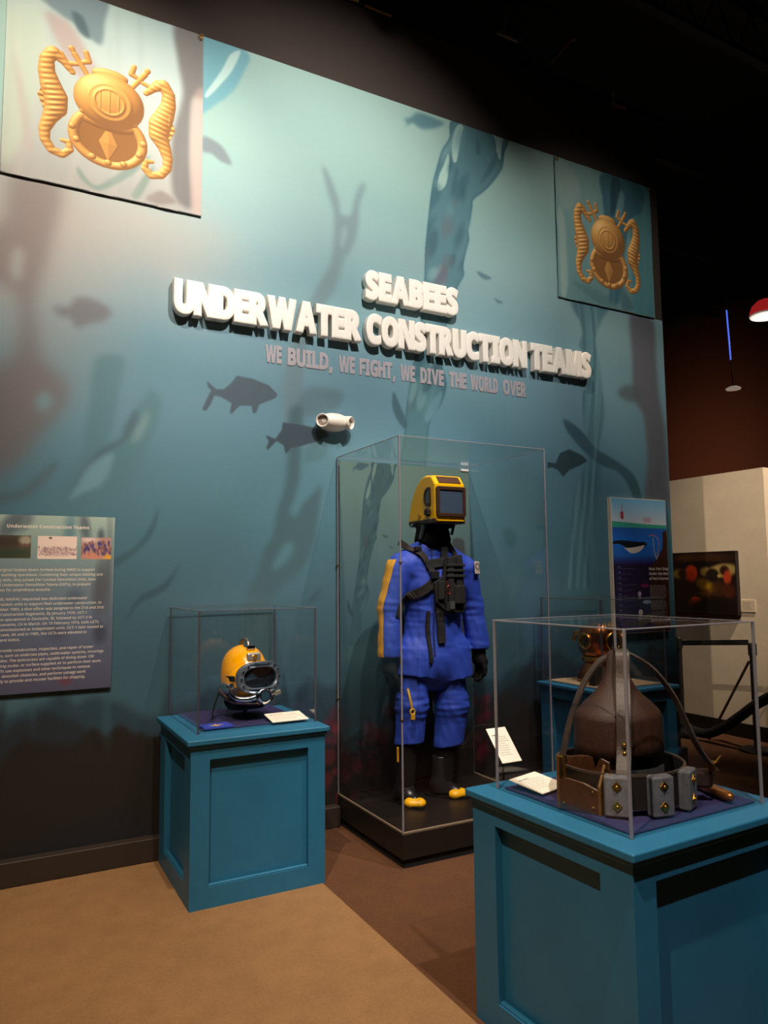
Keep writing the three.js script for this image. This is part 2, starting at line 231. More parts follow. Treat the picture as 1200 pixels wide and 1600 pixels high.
// the underwater print: pale water near the surface, deep water and dark reef at the seabed
function paintMural(c, W, H, fx, fy, s) {
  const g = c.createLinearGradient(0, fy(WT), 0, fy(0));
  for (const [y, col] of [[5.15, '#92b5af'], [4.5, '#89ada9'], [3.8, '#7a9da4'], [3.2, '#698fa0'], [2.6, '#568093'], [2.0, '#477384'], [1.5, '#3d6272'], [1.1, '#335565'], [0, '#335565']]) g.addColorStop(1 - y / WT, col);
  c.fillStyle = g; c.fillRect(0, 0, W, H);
  const fill = (k, col, blur = 0, a = 1) => { c.filter = blur ? `blur(${blur * s}px)` : 'none'; c.globalAlpha = a; c.fillStyle = col; smooth(c, MURAL[k], fx, fy); c.fill(); c.filter = 'none'; c.globalAlpha = 1; };
  // broad currents of paler and greener water
  for (let i = 0; i < 46; i++) { const x = WX0 + rnd() * 8, y = 0.9 + rnd() * 4.2; blob(c, fx(x), fy(y), (0.3 + rnd() * 0.9) * 259 * s, (0.05 + rnd() * 0.18) * 259 * s, (rnd() - 0.5) * 0.5, ['#b8e0d2', '#3f8088', '#7fb6b8', '#2f6070'][i % 4], 0.06 + rnd() * 0.08, (30 + rnd() * 40) * s); }
  for (const [x, y, rx, ry, a] of [[0.1, 3.75, 0.5, 0.4, 0.4], [0.75, 3.8, 0.5, 0.14, 0.35], [0.9, 3.55, 0.45, 0.25, 0.3], [0.2, 3.2, 0.4, 0.5, 0.3]]) blob(c, fx(x), fy(y), rx * 259 * s, ry * 259 * s, 0, '#b79b8e', a * 1.15, 60 * s);   // soft rosy patches at the upper left
  fill('kelpSoft', '#5b6065', 9, 0.6); fill('kelpSoft', '#7d605c', 18, 0.45); fill('kelpSoftHole', '#6e95a0', 6, 0.8); fill('kelpSoftHoleB', '#a5b5b2', 6, 0.5);
  fill('leafLow', '#4a5c66', 5, 0.7);
  fill('kelpLoop', '#4a737e', 4, 0.8); fill('kelpLoopHoleA', '#638f9e', 3, 0.9); fill('kelpLoopHoleB', '#7b9799', 4, 0.6); fill('kelpLoopDark', '#3d4f5c', 3.5, 0.55);
  fill('crescentA', '#33545f', 2.2, 0.75); fill('crescentB', '#2c4b58', 2.2, 0.75);
  fill('kelpFork', '#5f757d', 4, 0.62); fill('kelpForkHole', '#86a9ae', 3, 0.5); fill('kelpForkLeaf', '#4a6470', 4, 0.6);
  fill('kelpMid', '#3b5862', 4.5, 0.85); fill('kelpMidHole', '#4b7787', 4, 0.85); fill('leafSmall', '#33505c', 2.5, 0.7); fill('leafFishUnder', '#4b7078', 2.5, 0.6);
  fill('kelpTall', '#48737f', 1.6, 0.92); fill('kelpTallGapA', '#9dbfb9', 0.8); fill('kelpTallGapB', '#9dbfb9', 0.8);
  for (const k of 'ABCD') fill('kelpTallDark' + k, k === 'D' ? '#5d5f6c' : '#37606f', 2, 0.75);
  // blade veins of the tall kelp
  c.save(); smooth(c, MURAL.kelpTall, fx, fy); c.clip(); c.filter = `blur(${1.6 * s}px)`;
  for (let i = 0; i < 60; i++) { const t = rnd(), y = 5.1 - t * 2.3, mid = 3.25 - t * 0.5 + (rnd() - 0.5) * (0.7 - t * 0.4); blob(c, fx(mid), fy(y), (4 + rnd() * 10) * s, (14 + rnd() * 34) * s, 0.25 + rnd() * 0.35, ['#2c5867', '#7ba3a6', '#284c5a', '#5f8c94', '#56666f'][i % 5], 0.55, (2 + rnd() * 4) * s); }
  c.filter = `blur(${2 * s}px)`; c.globalAlpha = 0.6; c.strokeStyle = '#2f5c6d'; c.lineWidth = 7 * s; smooth(c, MURAL.kelpTall, fx, fy); c.stroke();
  c.restore(); c.filter = 'none'; c.globalAlpha = 1;
  fill('kelpTallLeaf', '#355763', 1.5, 0.85); fill('kelpTallHole', '#5d8a9a', 1.4, 0.9);
  fill('kelpRight', '#456f7e', 3.5, 0.8); fill('kelpRightLeaf', '#2e4f5b', 2, 0.85); fill('kelpEdge', '#544f58', 6, 0.75);
  c.save(); smooth(c, MURAL.kelpRight, fx, fy); c.clip(); c.filter = `blur(${2 * s}px)`;
  for (let i = 0; i < 9; i++) { c.strokeStyle = i % 2 ? '#2c4c58' : '#76a3aa'; c.globalAlpha = 0.35; c.lineWidth = (3 + rnd() * 5) * s; c.beginPath(); const x = 4.25 + rnd() * 0.4; c.moveTo(fx(x), fy(3.9)); c.bezierCurveTo(fx(x + 0.1), fy(3.3), fx(x - 0.15), fy(2.6), fx(4.1 + rnd() * 0.3), fy(1.5)); c.stroke(); }
  c.restore(); c.filter = 'none'; c.globalAlpha = 1;
  fill('kelpCorner', '#5f9cab', 2, 0.9); fill('kelpCornerGap', '#b5d5cf', 1.2, 0.9);
  fill('fishBlurLeft', '#5f5c63', 5, 0.75); fill('fishNear', '#66727b', 2.5, 0.85); fill('fishTop', '#4c7782', 3, 0.9); fill('fishTiny', '#4a6f7b', 1.5, 0.9); fill('fishTinyB', '#4a6f7b', 1.5, 0.9);
  fill('fishBlurRight', '#4d5a62', 5, 0.8); fill('fishFaint', '#355f6a', 3, 0.7);
  c.filter = `blur(${0.8 * s}px)`; for (const [k, col] of [['fishA', '#3b4f5e'], ['fishB', '#2f4350'], ['fishC', '#27414c']]) { c.fillStyle = col; poly(c, MURAL[k], fx, fy); c.fill(); } c.filter = 'none';
  // reef in the print: three ridges of dark rock with ragged outlines, holdfast stems rising from them, red coral clumps
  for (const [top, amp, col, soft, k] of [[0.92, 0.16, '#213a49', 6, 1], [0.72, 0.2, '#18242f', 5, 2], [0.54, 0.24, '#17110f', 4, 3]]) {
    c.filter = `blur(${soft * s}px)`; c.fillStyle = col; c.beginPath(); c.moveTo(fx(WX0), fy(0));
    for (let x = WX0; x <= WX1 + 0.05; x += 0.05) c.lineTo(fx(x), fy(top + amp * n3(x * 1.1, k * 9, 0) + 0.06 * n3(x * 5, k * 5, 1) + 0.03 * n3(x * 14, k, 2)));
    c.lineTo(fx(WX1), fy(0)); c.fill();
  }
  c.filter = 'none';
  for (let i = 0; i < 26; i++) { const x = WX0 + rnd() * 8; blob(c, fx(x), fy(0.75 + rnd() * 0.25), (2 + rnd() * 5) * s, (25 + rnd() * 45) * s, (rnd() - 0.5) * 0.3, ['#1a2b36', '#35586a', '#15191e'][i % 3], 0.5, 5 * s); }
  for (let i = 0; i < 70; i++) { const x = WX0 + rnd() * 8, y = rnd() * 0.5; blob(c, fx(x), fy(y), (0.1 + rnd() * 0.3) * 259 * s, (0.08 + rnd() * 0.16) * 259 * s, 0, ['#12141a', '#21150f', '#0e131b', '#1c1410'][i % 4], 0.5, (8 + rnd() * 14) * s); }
  for (const [x0, x1, n] of [[1.55, 2.5, 90], [2.7, 3.3, 50], [-1.2, -0.4, 40], [4.4, 5.2, 40]]) for (let i = 0; i < n; i++) { const x = x0 + rnd() * (x1 - x0), y = 0.12 + rnd() * 0.6; blob(c, fx(x), fy(y), (0.015 + rnd() * 0.05) * 259 * s, (0.02 + rnd() * 0.06) * 259 * s, rnd(), ['#7a1c30', '#5c1424', '#8f2436', '#3c1018'][i % 4], 0.45, 4 * s); }
  c.filter = 'none'; c.globalAlpha = 1;
}
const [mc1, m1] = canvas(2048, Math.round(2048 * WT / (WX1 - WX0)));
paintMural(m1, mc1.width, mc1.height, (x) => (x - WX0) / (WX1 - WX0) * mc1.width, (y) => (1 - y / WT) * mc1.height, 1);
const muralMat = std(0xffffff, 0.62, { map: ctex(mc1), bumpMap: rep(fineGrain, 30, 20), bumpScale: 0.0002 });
const dark = std(0x3a302c, 0.85, { map: paintTone });
struct('wall_back', bx(WX1 - WX0, 5.8, 0.2, (WX1 + WX0) / 2, 2.9, -0.102), dark);
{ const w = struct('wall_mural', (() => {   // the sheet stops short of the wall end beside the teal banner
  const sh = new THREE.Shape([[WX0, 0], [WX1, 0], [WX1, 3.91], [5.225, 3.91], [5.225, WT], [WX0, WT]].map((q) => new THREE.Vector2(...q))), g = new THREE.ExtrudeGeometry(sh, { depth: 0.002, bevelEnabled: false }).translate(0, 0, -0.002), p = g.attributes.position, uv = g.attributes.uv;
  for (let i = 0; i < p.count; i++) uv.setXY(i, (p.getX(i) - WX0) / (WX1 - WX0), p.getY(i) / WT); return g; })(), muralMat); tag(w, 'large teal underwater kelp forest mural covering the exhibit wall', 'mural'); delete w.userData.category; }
struct('baseboard_back', [[WX0, 2.05], [3.14, WX1]].map(([a, b]) => rb(b - a, 0.13, 0.07, 0.006, (a + b) / 2, 0.065, 0.036)), std(0x2f241e, 0.6, { map: paintTone }));
// carpets: a sand-coloured zone and a brown zone that meet along a seam
const plane = (x0, x1, z0, z1, y, t = 0.05) => uvMetres(bx(x1 - x0, t, z1 - z0, (x0 + x1) / 2, y - t / 2, (z0 + z1) / 2));
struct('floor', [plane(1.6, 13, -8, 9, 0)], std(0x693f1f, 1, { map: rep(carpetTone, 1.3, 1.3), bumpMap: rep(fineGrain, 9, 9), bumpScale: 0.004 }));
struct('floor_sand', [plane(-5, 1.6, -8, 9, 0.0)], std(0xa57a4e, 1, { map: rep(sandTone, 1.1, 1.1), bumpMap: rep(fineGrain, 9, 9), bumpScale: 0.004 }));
const blackPaint = std(0x060607, 0.9);
const roomDark = std(0x1a1412, 0.9);
struct('ceiling', bx(18.4, 0.2, 17.4, 4, 7.1, 0.5), blackPaint);
struct('wall_left', bx(0.2, 7, 17.4, -5.1, 3.5, 0.5), roomDark);
struct('wall_front', bx(18.4, 7, 0.2, 4, 3.5, 9.1), roomDark);
struct('wall_far', bx(18.4, 7, 0.2, 4, 3.5, -8.1), std(0x2a1712, 0.9));
struct('wall_right', bx(0.2, 7, 17.4, 13.1, 3.5, 0.5), std(0x2a1712, 0.9));
struct('wall_partition', bx(2.6, 2.64, 4.2, 7.9, 1.32, -2.07), std(0xe3d3bd, 0.85, { map: paintTone }));
struct('baseboard_partition', [bx(0.02, 0.14, 4.24, 6.589, 0.07, -2.07), bx(2.64, 0.14, 0.02, 7.9, 0.07, 0.041)], M.black);
// open ceiling: joists and pipes
{
  const joist = std(0x0c0b0b, 0.85);
  for (let i = 0; i < 9; i++) {
    const o = thing('ceiling_joist', 'black steel joist crossing the dark open ceiling', 'joist', [4, 6.75, -6 + i * 1.6], 0, 'ceiling joists');
    part('top_chord', bx(16, 0.06, 0.08, 0, 0.2, 0), joist, o); part('bottom_chord', bx(16, 0.05, 0.08, 0, -0.25, 0), joist, o);
    const web = []; for (let k = 0; k < 32; k++) web.push(rod([-8 + k * 0.5, -0.25, 0], [-7.75 + k * 0.5, 0.2, 0], 0.012, 6), rod([-7.75 + k * 0.5, 0.2, 0], [-7.5 + k * 0.5, -0.25, 0], 0.012, 6));
    part('web_bars', web, joist, o);
  }
  const brassy = std(0xa0803c, 0.5, { metalness: 0.4 });
  single('cable_clip', [rod([2.17, 5.83, 0.0], [2.24, 5.83, 0.02], 0.018, 10), rod([2.3, 5.825, 0.0], [2.52, 5.825, 0.0], 0.012, 10)], brassy, 'brass coloured cable clip lying along the top of the mural wall', 'clip');
  single('conduit', [rod([3.9, 6.55, -0.5], [4.14, 6.55, -0.5], 0.018, 10), rod([4.0, 6.55, -0.5], [4.0, 7.0, -0.5], 0.006, 8)], std(0x8f8a72, 0.5), 'short pale conduit stub under the dark ceiling', 'conduit');
  single('pipe_hanger', [rod([4.52, 6.46, -0.5], [4.8, 6.8, -0.5], 0.02, 10), rod([4.76, 6.78, -0.5], [4.86, 6.83, -0.5], 0.014, 8), rod([4.8, 6.8, -0.5], [4.8, 7.0, -0.5], 0.008, 8)], std(0x94651a, 0.5), 'slanting orange pipe hanger up in the dark ceiling', 'hanger');
  single('roof_bracket', [rod([4.81, 5.8, 0.0], [4.81, 5.95, 0.0], 0.016, 10), rod([4.78, 5.82, 0.02], [4.94, 5.82, 0.02], 0.014, 10)], brassy, 'small brass bracket standing on the top edge of the mural wall', 'bracket');
}
// ceiling spots, above and in front of the exhibits
{
  const glass = std(0xffe2b8, 0.4, { emissive: new THREE.Color(1, 0.85, 0.65), emissiveIntensity: 6 });
  SPOTS.forEach(([x, y, z, tx, ty, tz, cd, ang, pen, size, col, aim]) => {
    const o = thing('ceiling_spotlight', 'black cylindrical ceiling spotlight aimed at ' + aim, 'spotlight', [x, y, z], 0, 'ceiling spotlights');
    const d = V(tx - x, ty - y, tz - z).normalize(), q = new THREE.Quaternion().setFromUnitVectors(V(0, 0, 1), d);
    const turn = (g) => g.applyQuaternion(q);
    part('housing', turn(lathe([[0, -0.24], [0.035, -0.24], [0.05, -0.22], [0.055, -0.06], [0.062, -0.02], [0.062, 0], [0.056, 0], [0.056, -0.016]], 24).rotateX(Math.PI / 2)), M.black, o);
    part('lens', turn(new THREE.CircleGeometry(0.055, 24).translate(0, 0, -0.012)), glass, o);
    part('yoke', [rod([0, 0.02, 0], [0, 7 - y, 0], 0.01), bx(0.06, 0.04, 0.06, 0, 6.98 - y, 0)], M.black, o);
    const l = new THREE.SpotLight(col, cd, 0, rad(ang), pen, 2); l.name = 'spot_beam'; l.position.set(x, y, z).addScaledVector(d, 0.02); l.target.position.set(tx, ty, tz);
    l.castShadow = true; l.shadow.radius = size; l.shadow.mapSize.set(1024, 1024); scene.add(l, l.target);
  });
}

// ---------------------------------------------------------------- banners with the printed gold emblem
const seg = (px, py, pts, radii) => {   // height of a rounded ridge along a polyline
  let h = 0;
  for (let i = 0; i + 1 < pts.length; i++) {
    const [ax, ay] = pts[i], [bx_, by] = pts[i + 1], dx = bx_ - ax, dy = by - ay; let t = ((px - ax) * dx + (py - ay) * dy) / (dx * dx + dy * dy || 1); t = Math.min(1, Math.max(0, t));
    const r = radii[i] + (radii[i + 1] - radii[i]) * t, d = Math.hypot(px - ax - dx * t, py - ay - dy * t); if (d < r) h = Math.max(h, Math.sqrt(r * r - d * d));
  }
  return h;
};
const HORSE = [[-0.52, 0.6], [-0.64, 0.74], [-0.78, 0.84], [-0.86, 0.7], [-0.86, 0.5], [-0.8, 0.3], [-0.73, 0.12], [-0.72, -0.06], [-0.8, -0.24], [-0.86, -0.42], [-0.85, -0.6], [-0.76, -0.74], [-0.62, -0.78], [-0.52, -0.68], [-0.54, -0.56], [-0.63, -0.55]];
const HORSE_R = [0.045, 0.065, 0.1, 0.1, 0.115, 0.145, 0.165, 0.15, 0.105, 0.08, 0.07, 0.065, 0.06, 0.052, 0.045, 0.03];
const TRIDENT = [[[-0.2, 0.45], [-0.5, 0.92]], [[-0.5, 0.92], [-0.54, 1.0]], [[-0.46, 0.76], [-0.6, 0.72], [-0.68, 0.86]], [[-0.42, 0.8], [-0.3, 0.86], [-0.34, 1.0]]];
function emblemHeight(x, y) {
  let h = 0, tone = 1; const ax = Math.abs(x), mx = -ax;
  for (const t of TRIDENT) h = Math.max(h, seg(mx, y, t, [0.034, 0.045, 0.04]) * 0.9);
  { const s = seg(mx, y, HORSE, HORSE_R); if (s > 0) h = Math.max(h, s * (1 + 0.07 * Math.sin(y * 74 + ax * 18)) + (Math.abs(ax - 0.97) < 0.1 && y > -0.12 && y < 0.3 ? 0.01 : 0)); }
  if (ax > 0.84 && ax < 0.97 - Math.abs(y - 0.1) * 0.4 && Math.abs(y - 0.1) < 0.25) h = Math.max(h, 0.03 + 0.015 * Math.sin(y * 70));
  // breastplate
  const bd = Math.hypot(x / 0.56, (y + 0.34) / 0.5); if (bd < 1 && y < 0.05) { const rim = bd > 0.74; const base = rim ? 0.1 * Math.sqrt(1 - ((bd - 0.87) / 0.13) ** 2) + 0.05 : 0.03; if (base > h) { h = base; tone = rim ? 1 : 0.42; } }
  { const s = Math.abs(x) * 2.2 + Math.abs(y + 0.42) * 1.0; if (s < 0.3 && y < -0.1) { h = Math.max(h, 0.05 + 0.1 * (0.3 - s)); tone = 0.85; } }
  // collar, bonnet, cap
  { const d = Math.hypot(x / 0.4, (y + 0.08) / 0.13); if (d < 1) { const v = 0.12 * Math.sqrt(1 - d * d) + 0.08; if (v > h) { h = v; tone = 0.8; } } }
  { const d = Math.hypot(x / 0.5, (y - 0.28) / 0.46); if (d < 1) { let v = 0.42 * Math.sqrt(1 - d * d) + 0.06; const r = Math.hypot(x, y - 0.28); v += 0.02 * Math.exp(-(((r - 0.3) / 0.03) ** 2)) + 0.018 * Math.exp(-(((r - 0.21) / 0.02) ** 2)); if (r < 0.2) v -= 0.015 * (Math.abs(Math.sin(x * 24)) < 0.3 ? 0 : 1); if (v > h) { h = v; tone = 1; } } }
  { const d = Math.hypot(x / 0.26, (y - 0.72) / 0.11); if (d < 1) h = Math.max(h, 0.1 * Math.sqrt(1 - d * d) + 0.05); }
  for (const [bx_, by] of [[0.36, 0.02], [0.5, -0.28], [0.44, -0.48], [0.22, -0.7], [0, -0.74]]) { const d = Math.hypot(ax - bx_, y - by); if (d < 0.05) { h = Math.max(h, 0.16 + Math.sqrt(0.0025 - d * d)); tone = 1; } }
  return [h, tone];
}
const emblemCanvas = (() => {
  const N = 420, [c, g] = canvas(N, N), im = g.createImageData(N, N), e = 0.006;
  for (let j = 0; j < N; j++) for (let i = 0; i < N; i++) {
    const x = (i / N - 0.5) * 2.1, y = (0.5 - j / N) * 2.1, [h, t] = emblemHeight(x, y); if (h <= 0) continue;
    const gx = (emblemHeight(x + e, y)[0] - emblemHeight(x - e, y)[0]) / (2 * e), gy = (emblemHeight(x, y + e)[0] - emblemHeight(x, y - e)[0]) / (2 * e), l = 1 / Math.hypot(gx, gy, 1);
    let k = Math.max(0, (gx * 0.45 - gy * 0.62) * l * 1 + 0.64 * l); k = (0.25 + 0.75 * k) * t; const sp = Math.pow(k, 9) * 0.5, o = (j * N + i) * 4;   // the artwork printed on the cloth: gold ramp from umber to pale yellow
    im.data[o] = Math.min(255, 92 + 142 * k + 50 * sp); im.data[o + 1] = Math.min(255, 52 + 122 * k + 70 * sp); im.data[o + 2] = Math.min(255, 14 + 74 * k + 90 * sp); im.data[o + 3] = 255;
  }
  g.putImageData(im, 0, 0); return c;
})();
function banner(shapes, style, x0, y0, w, h, emblem, label) {
  const [c, g] = canvas(700, 756), fx = (u) => u * 700, fy = (v) => (1 - v) * 756;
  const gr = g.createLinearGradient(0, 0, 0, 756); style.ground.forEach((k, i) => gr.addColorStop(i / (style.ground.length - 1), k)); g.fillStyle = gr; g.fillRect(0, 0, 700, 756);
  for (const [k, col, blur, a] of style.paint) { g.filter = `blur(${blur}px)`; g.globalAlpha = a; g.fillStyle = col; smooth(g, shapes[k], fx, fy); g.fill(); }
  for (let i = 0; i < 14; i++) { g.filter = 'blur(9px)'; g.globalAlpha = 0.16; g.strokeStyle = i % 2 ? style.dark : style.pale; g.lineWidth = 6 + rnd() * 14; g.beginPath(); const x = rnd() * 700; g.moveTo(x, rnd() * 300); g.quadraticCurveTo(x + 30, 400, x + (rnd() - 0.5) * 130, 756); g.stroke(); }
  g.filter = 'none'; g.globalAlpha = 1;
  const [ex0, ex1, ey0, ey1] = emblem; g.drawImage(emblemCanvas, fx((ex0 - x0) / w), fy((ey1 - y0) / h), (ex1 - ex0) / w * 700, (ey1 - ey0) / h * 756);
  const o = thing('hanging_banner', label, 'banner', [x0 + w / 2, y0, 0]);
  const geo = new THREE.PlaneGeometry(w, h, 60, 60), p = geo.attributes.position;
  for (let i = 0; i < p.count; i++) { const u = p.getX(i) / w + 0.5, v = p.getY(i) / h + 0.5; p.setZ(i, 0.013 + (1 - v) * 0.005 * Math.sin(u * 17 + v * 4) + 0.004 * n3(u * 4, v * 3, x0)); }
  geo.translate(0, h / 2, 0); geo.computeVertexNormals();
  const back = geo.clone().translate(0, 0, -0.002); back.index.array.reverse(); back.computeVertexNormals();
  part('cloth', geo, std(0xffffff, 0.75, { map: ctex(c), sheen: 0.15, sheenColor: new THREE.Color(0xffffff) }), o);
  part('cloth_back', back, std(0x8c9a98, 0.85), o);
  part('hem_bar', rod([-w / 2, 0.004, 0.012], [w / 2, 0.004, 0.012], 0.004), std(0x5b5f60, 0.5), o);
  part('top_rail', rod([-w / 2, h - 0.006, 0.006], [w / 2, h - 0.006, 0.006], 0.004), M.black, o);
  for (const s of [-0.5, 0.5]) part('grommet', [new THREE.TorusGeometry(0.011, 0.004, 8, 18).translate(s * (w - 0.04), h - 0.02, 0.03), rod([s * (w - 0.04), h - 0.01, 0], [s * (w - 0.04), h - 0.01, 0.035], 0.004)], M.brass, o);
}
banner(BANNER_LEFT, { ground: ['#a3bfc2', '#adbfc0', '#a8b3b1', '#9a9a98'], dark: '#7f8f90', pale: '#c9c2ba', paint: [['streakGreen', '#b3c4b4', 14, 0.6], ['kelpA', '#667f8a', 7, 0.9], ['kelpADark', '#3f5863', 6, 0.85], ['streakPink', '#a98f8e', 10, 0.65], ['streakRight', '#686667', 9, 0.9], ['streakPinkRight', '#b59d96', 8, 0.6], ['foldA', '#6c857e', 5, 0.75], ['foldB', '#6c857e', 5, 0.75], ['foldC', '#7a716e', 6, 0.75], ['foldD', '#a89a98', 8, 0.5]] },
  -0.03, 3.91, 1.14, 1.23, [0.11, 0.97, 4.0, 4.8], 'pale hanging banner with gold diver emblem above the long text panel');
banner(BANNER_RIGHT, { ground: ['#7ea3a0', '#759c9c', '#6b9597', '#5e8a8e'], dark: '#486f78', pale: '#9fb5ae', paint: [['teal', '#3f7d86', 9, 0.75], ['kelp', '#2f6272', 6, 0.85], ['kelpDark', '#1f4754', 4, 0.8], ['kelpLight', '#79a5a6', 4, 0.7], ['streakA', '#9db0a8', 12, 0.5], ['streakB', '#a4b4ac', 7, 0.6], ['foldA', '#4b757c', 7, 0.6], ['foldB', '#3c5f6b', 6, 0.6]] },
  4.08, 3.91, 1.13, 1.23, [4.24, 5.09, 4.0, 4.84], 'teal hanging banner with gold diver emblem above the blue sea life panel');

// ---------------------------------------------------------------- lettering
const font = await new FontLoader().loadAsync('fonts/droid/droid_sans_bold.typeface.json');
const CAP = font.generateShapes('H', 1)[0].getPoints().reduce((m, p) => Math.max(m, p.y), 0);
function lettering(o, word, x0, x1, y, cap, depth, fat, gap, z0, mat, name = 'letter') {
  const glyphs = [...word].map((ch) => { if (ch === ' ') return { w: 0.3 * cap, g: null }; const sh = font.generateShapes(ch, cap / CAP); const g = new THREE.ExtrudeGeometry(sh, { depth, bevelEnabled: true, bevelThickness: fat * 0.3, bevelSize: fat, bevelSegments: 2, curveSegments: 8 }); g.computeBoundingBox(); const b = g.boundingBox; g.translate(-b.min.x, 0, 0); return { w: b.max.x - b.min.x, g, ch }; });
  const total = glyphs.reduce((s, q) => s + q.w, 0) + gap * (glyphs.length - 1), k = (x1 - x0) / total; let x = 0;
  for (const q of glyphs) { if (q.g) { q.g.translate(x, 0, 0); q.g.scale(k, (cap - 0) / (cap + 2 * fat), 1); q.g.translate(x0, y + fat * cap / (cap + 2 * fat), z0); part(name, q.g, mat, o); } x += q.w + gap; }
}
const letterMat = std(0xf4efe6, 0.45);
const t1 = thing('title_lettering', 'raised white letters reading SEABEES on the mural', 'lettering');
lettering(t1, 'SEABEES', 2.255, 3.045, 3.555, 0.215, 0.05, 0.019, -0.012, 0.014, letterMat);
const t2 = thing('title_lettering', 'raised white letters reading UNDERWATER CONSTRUCTION TEAMS on the mural', 'lettering');
for (const [w, a, b] of [['UNDERWATER', 0.935, 2.225], ['CONSTRUCTION', 2.26, 3.69], ['TEAMS', 3.725, 4.37]]) lettering(t2, w, a, b, 3.235, 0.222, 0.05, 0.02, -0.014, 0.014, letterMat);
const t3 = thing('motto_lettering', 'flat grey letters reading WE BUILD, WE FIGHT, WE DIVE THE WORLD OVER', 'lettering');
for (const [w, a, b] of [['WE', 1.545, 1.66], ['BUILD,', 1.70, 2.03], ['WE', 2.075, 2.2], ['FIGHT,', 2.235, 2.525], ['WE', 2.565, 2.69], ['DIVE', 2.735, 2.94], ['THE', 2.985, 3.145], ['WORLD', 3.18, 3.44], ['OVER', 3.49, 3.72]]) lettering(t3, w, a, b, 3.02, 0.122, 0.003, 0.006, 0.001, 0.0005, std(0xa09ca4, 0.6));

// ---------------------------------------------------------------- twin-head emergency light
{
  const o = thing('emergency_light', 'white oval emergency light with two recessed lamps on the mural', 'light', [2.02, 2.655, 0]);
  const body = new THREE.SphereGeometry(1, 48, 32).scale(0.118, 0.062, 0.085).translate(0, 0, 0.035);
  const plastic = std(0xf3ebdf, 0.4);
  part('body', [body, rb(0.17, 0.09, 0.03, 0.012, 0, 0, 0.015)], plastic, o);
  for (const s of [-1, 1]) {
    const q = new THREE.Quaternion().setFromUnitVectors(V(0, 0, 1), V(s * 0.62, -0.12, 0.77).normalize()), at = (g) => g.applyQuaternion(q).translate(s * 0.088, -0.002, 0.07);
    const head = part('lamp_head', at(lathe([[0.03, -0.05], [0.046, -0.02], [0.046, 0.03], [0.042, 0.034], [0.037, 0.03], [0.035, 0.012]], 32).rotateX(Math.PI / 2)), plastic, o);
    part('lens', at(new THREE.CircleGeometry(0.037, 28).translate(0, 0, 0.014)), std(0x9a8a80, 0.2), head);
  }
}
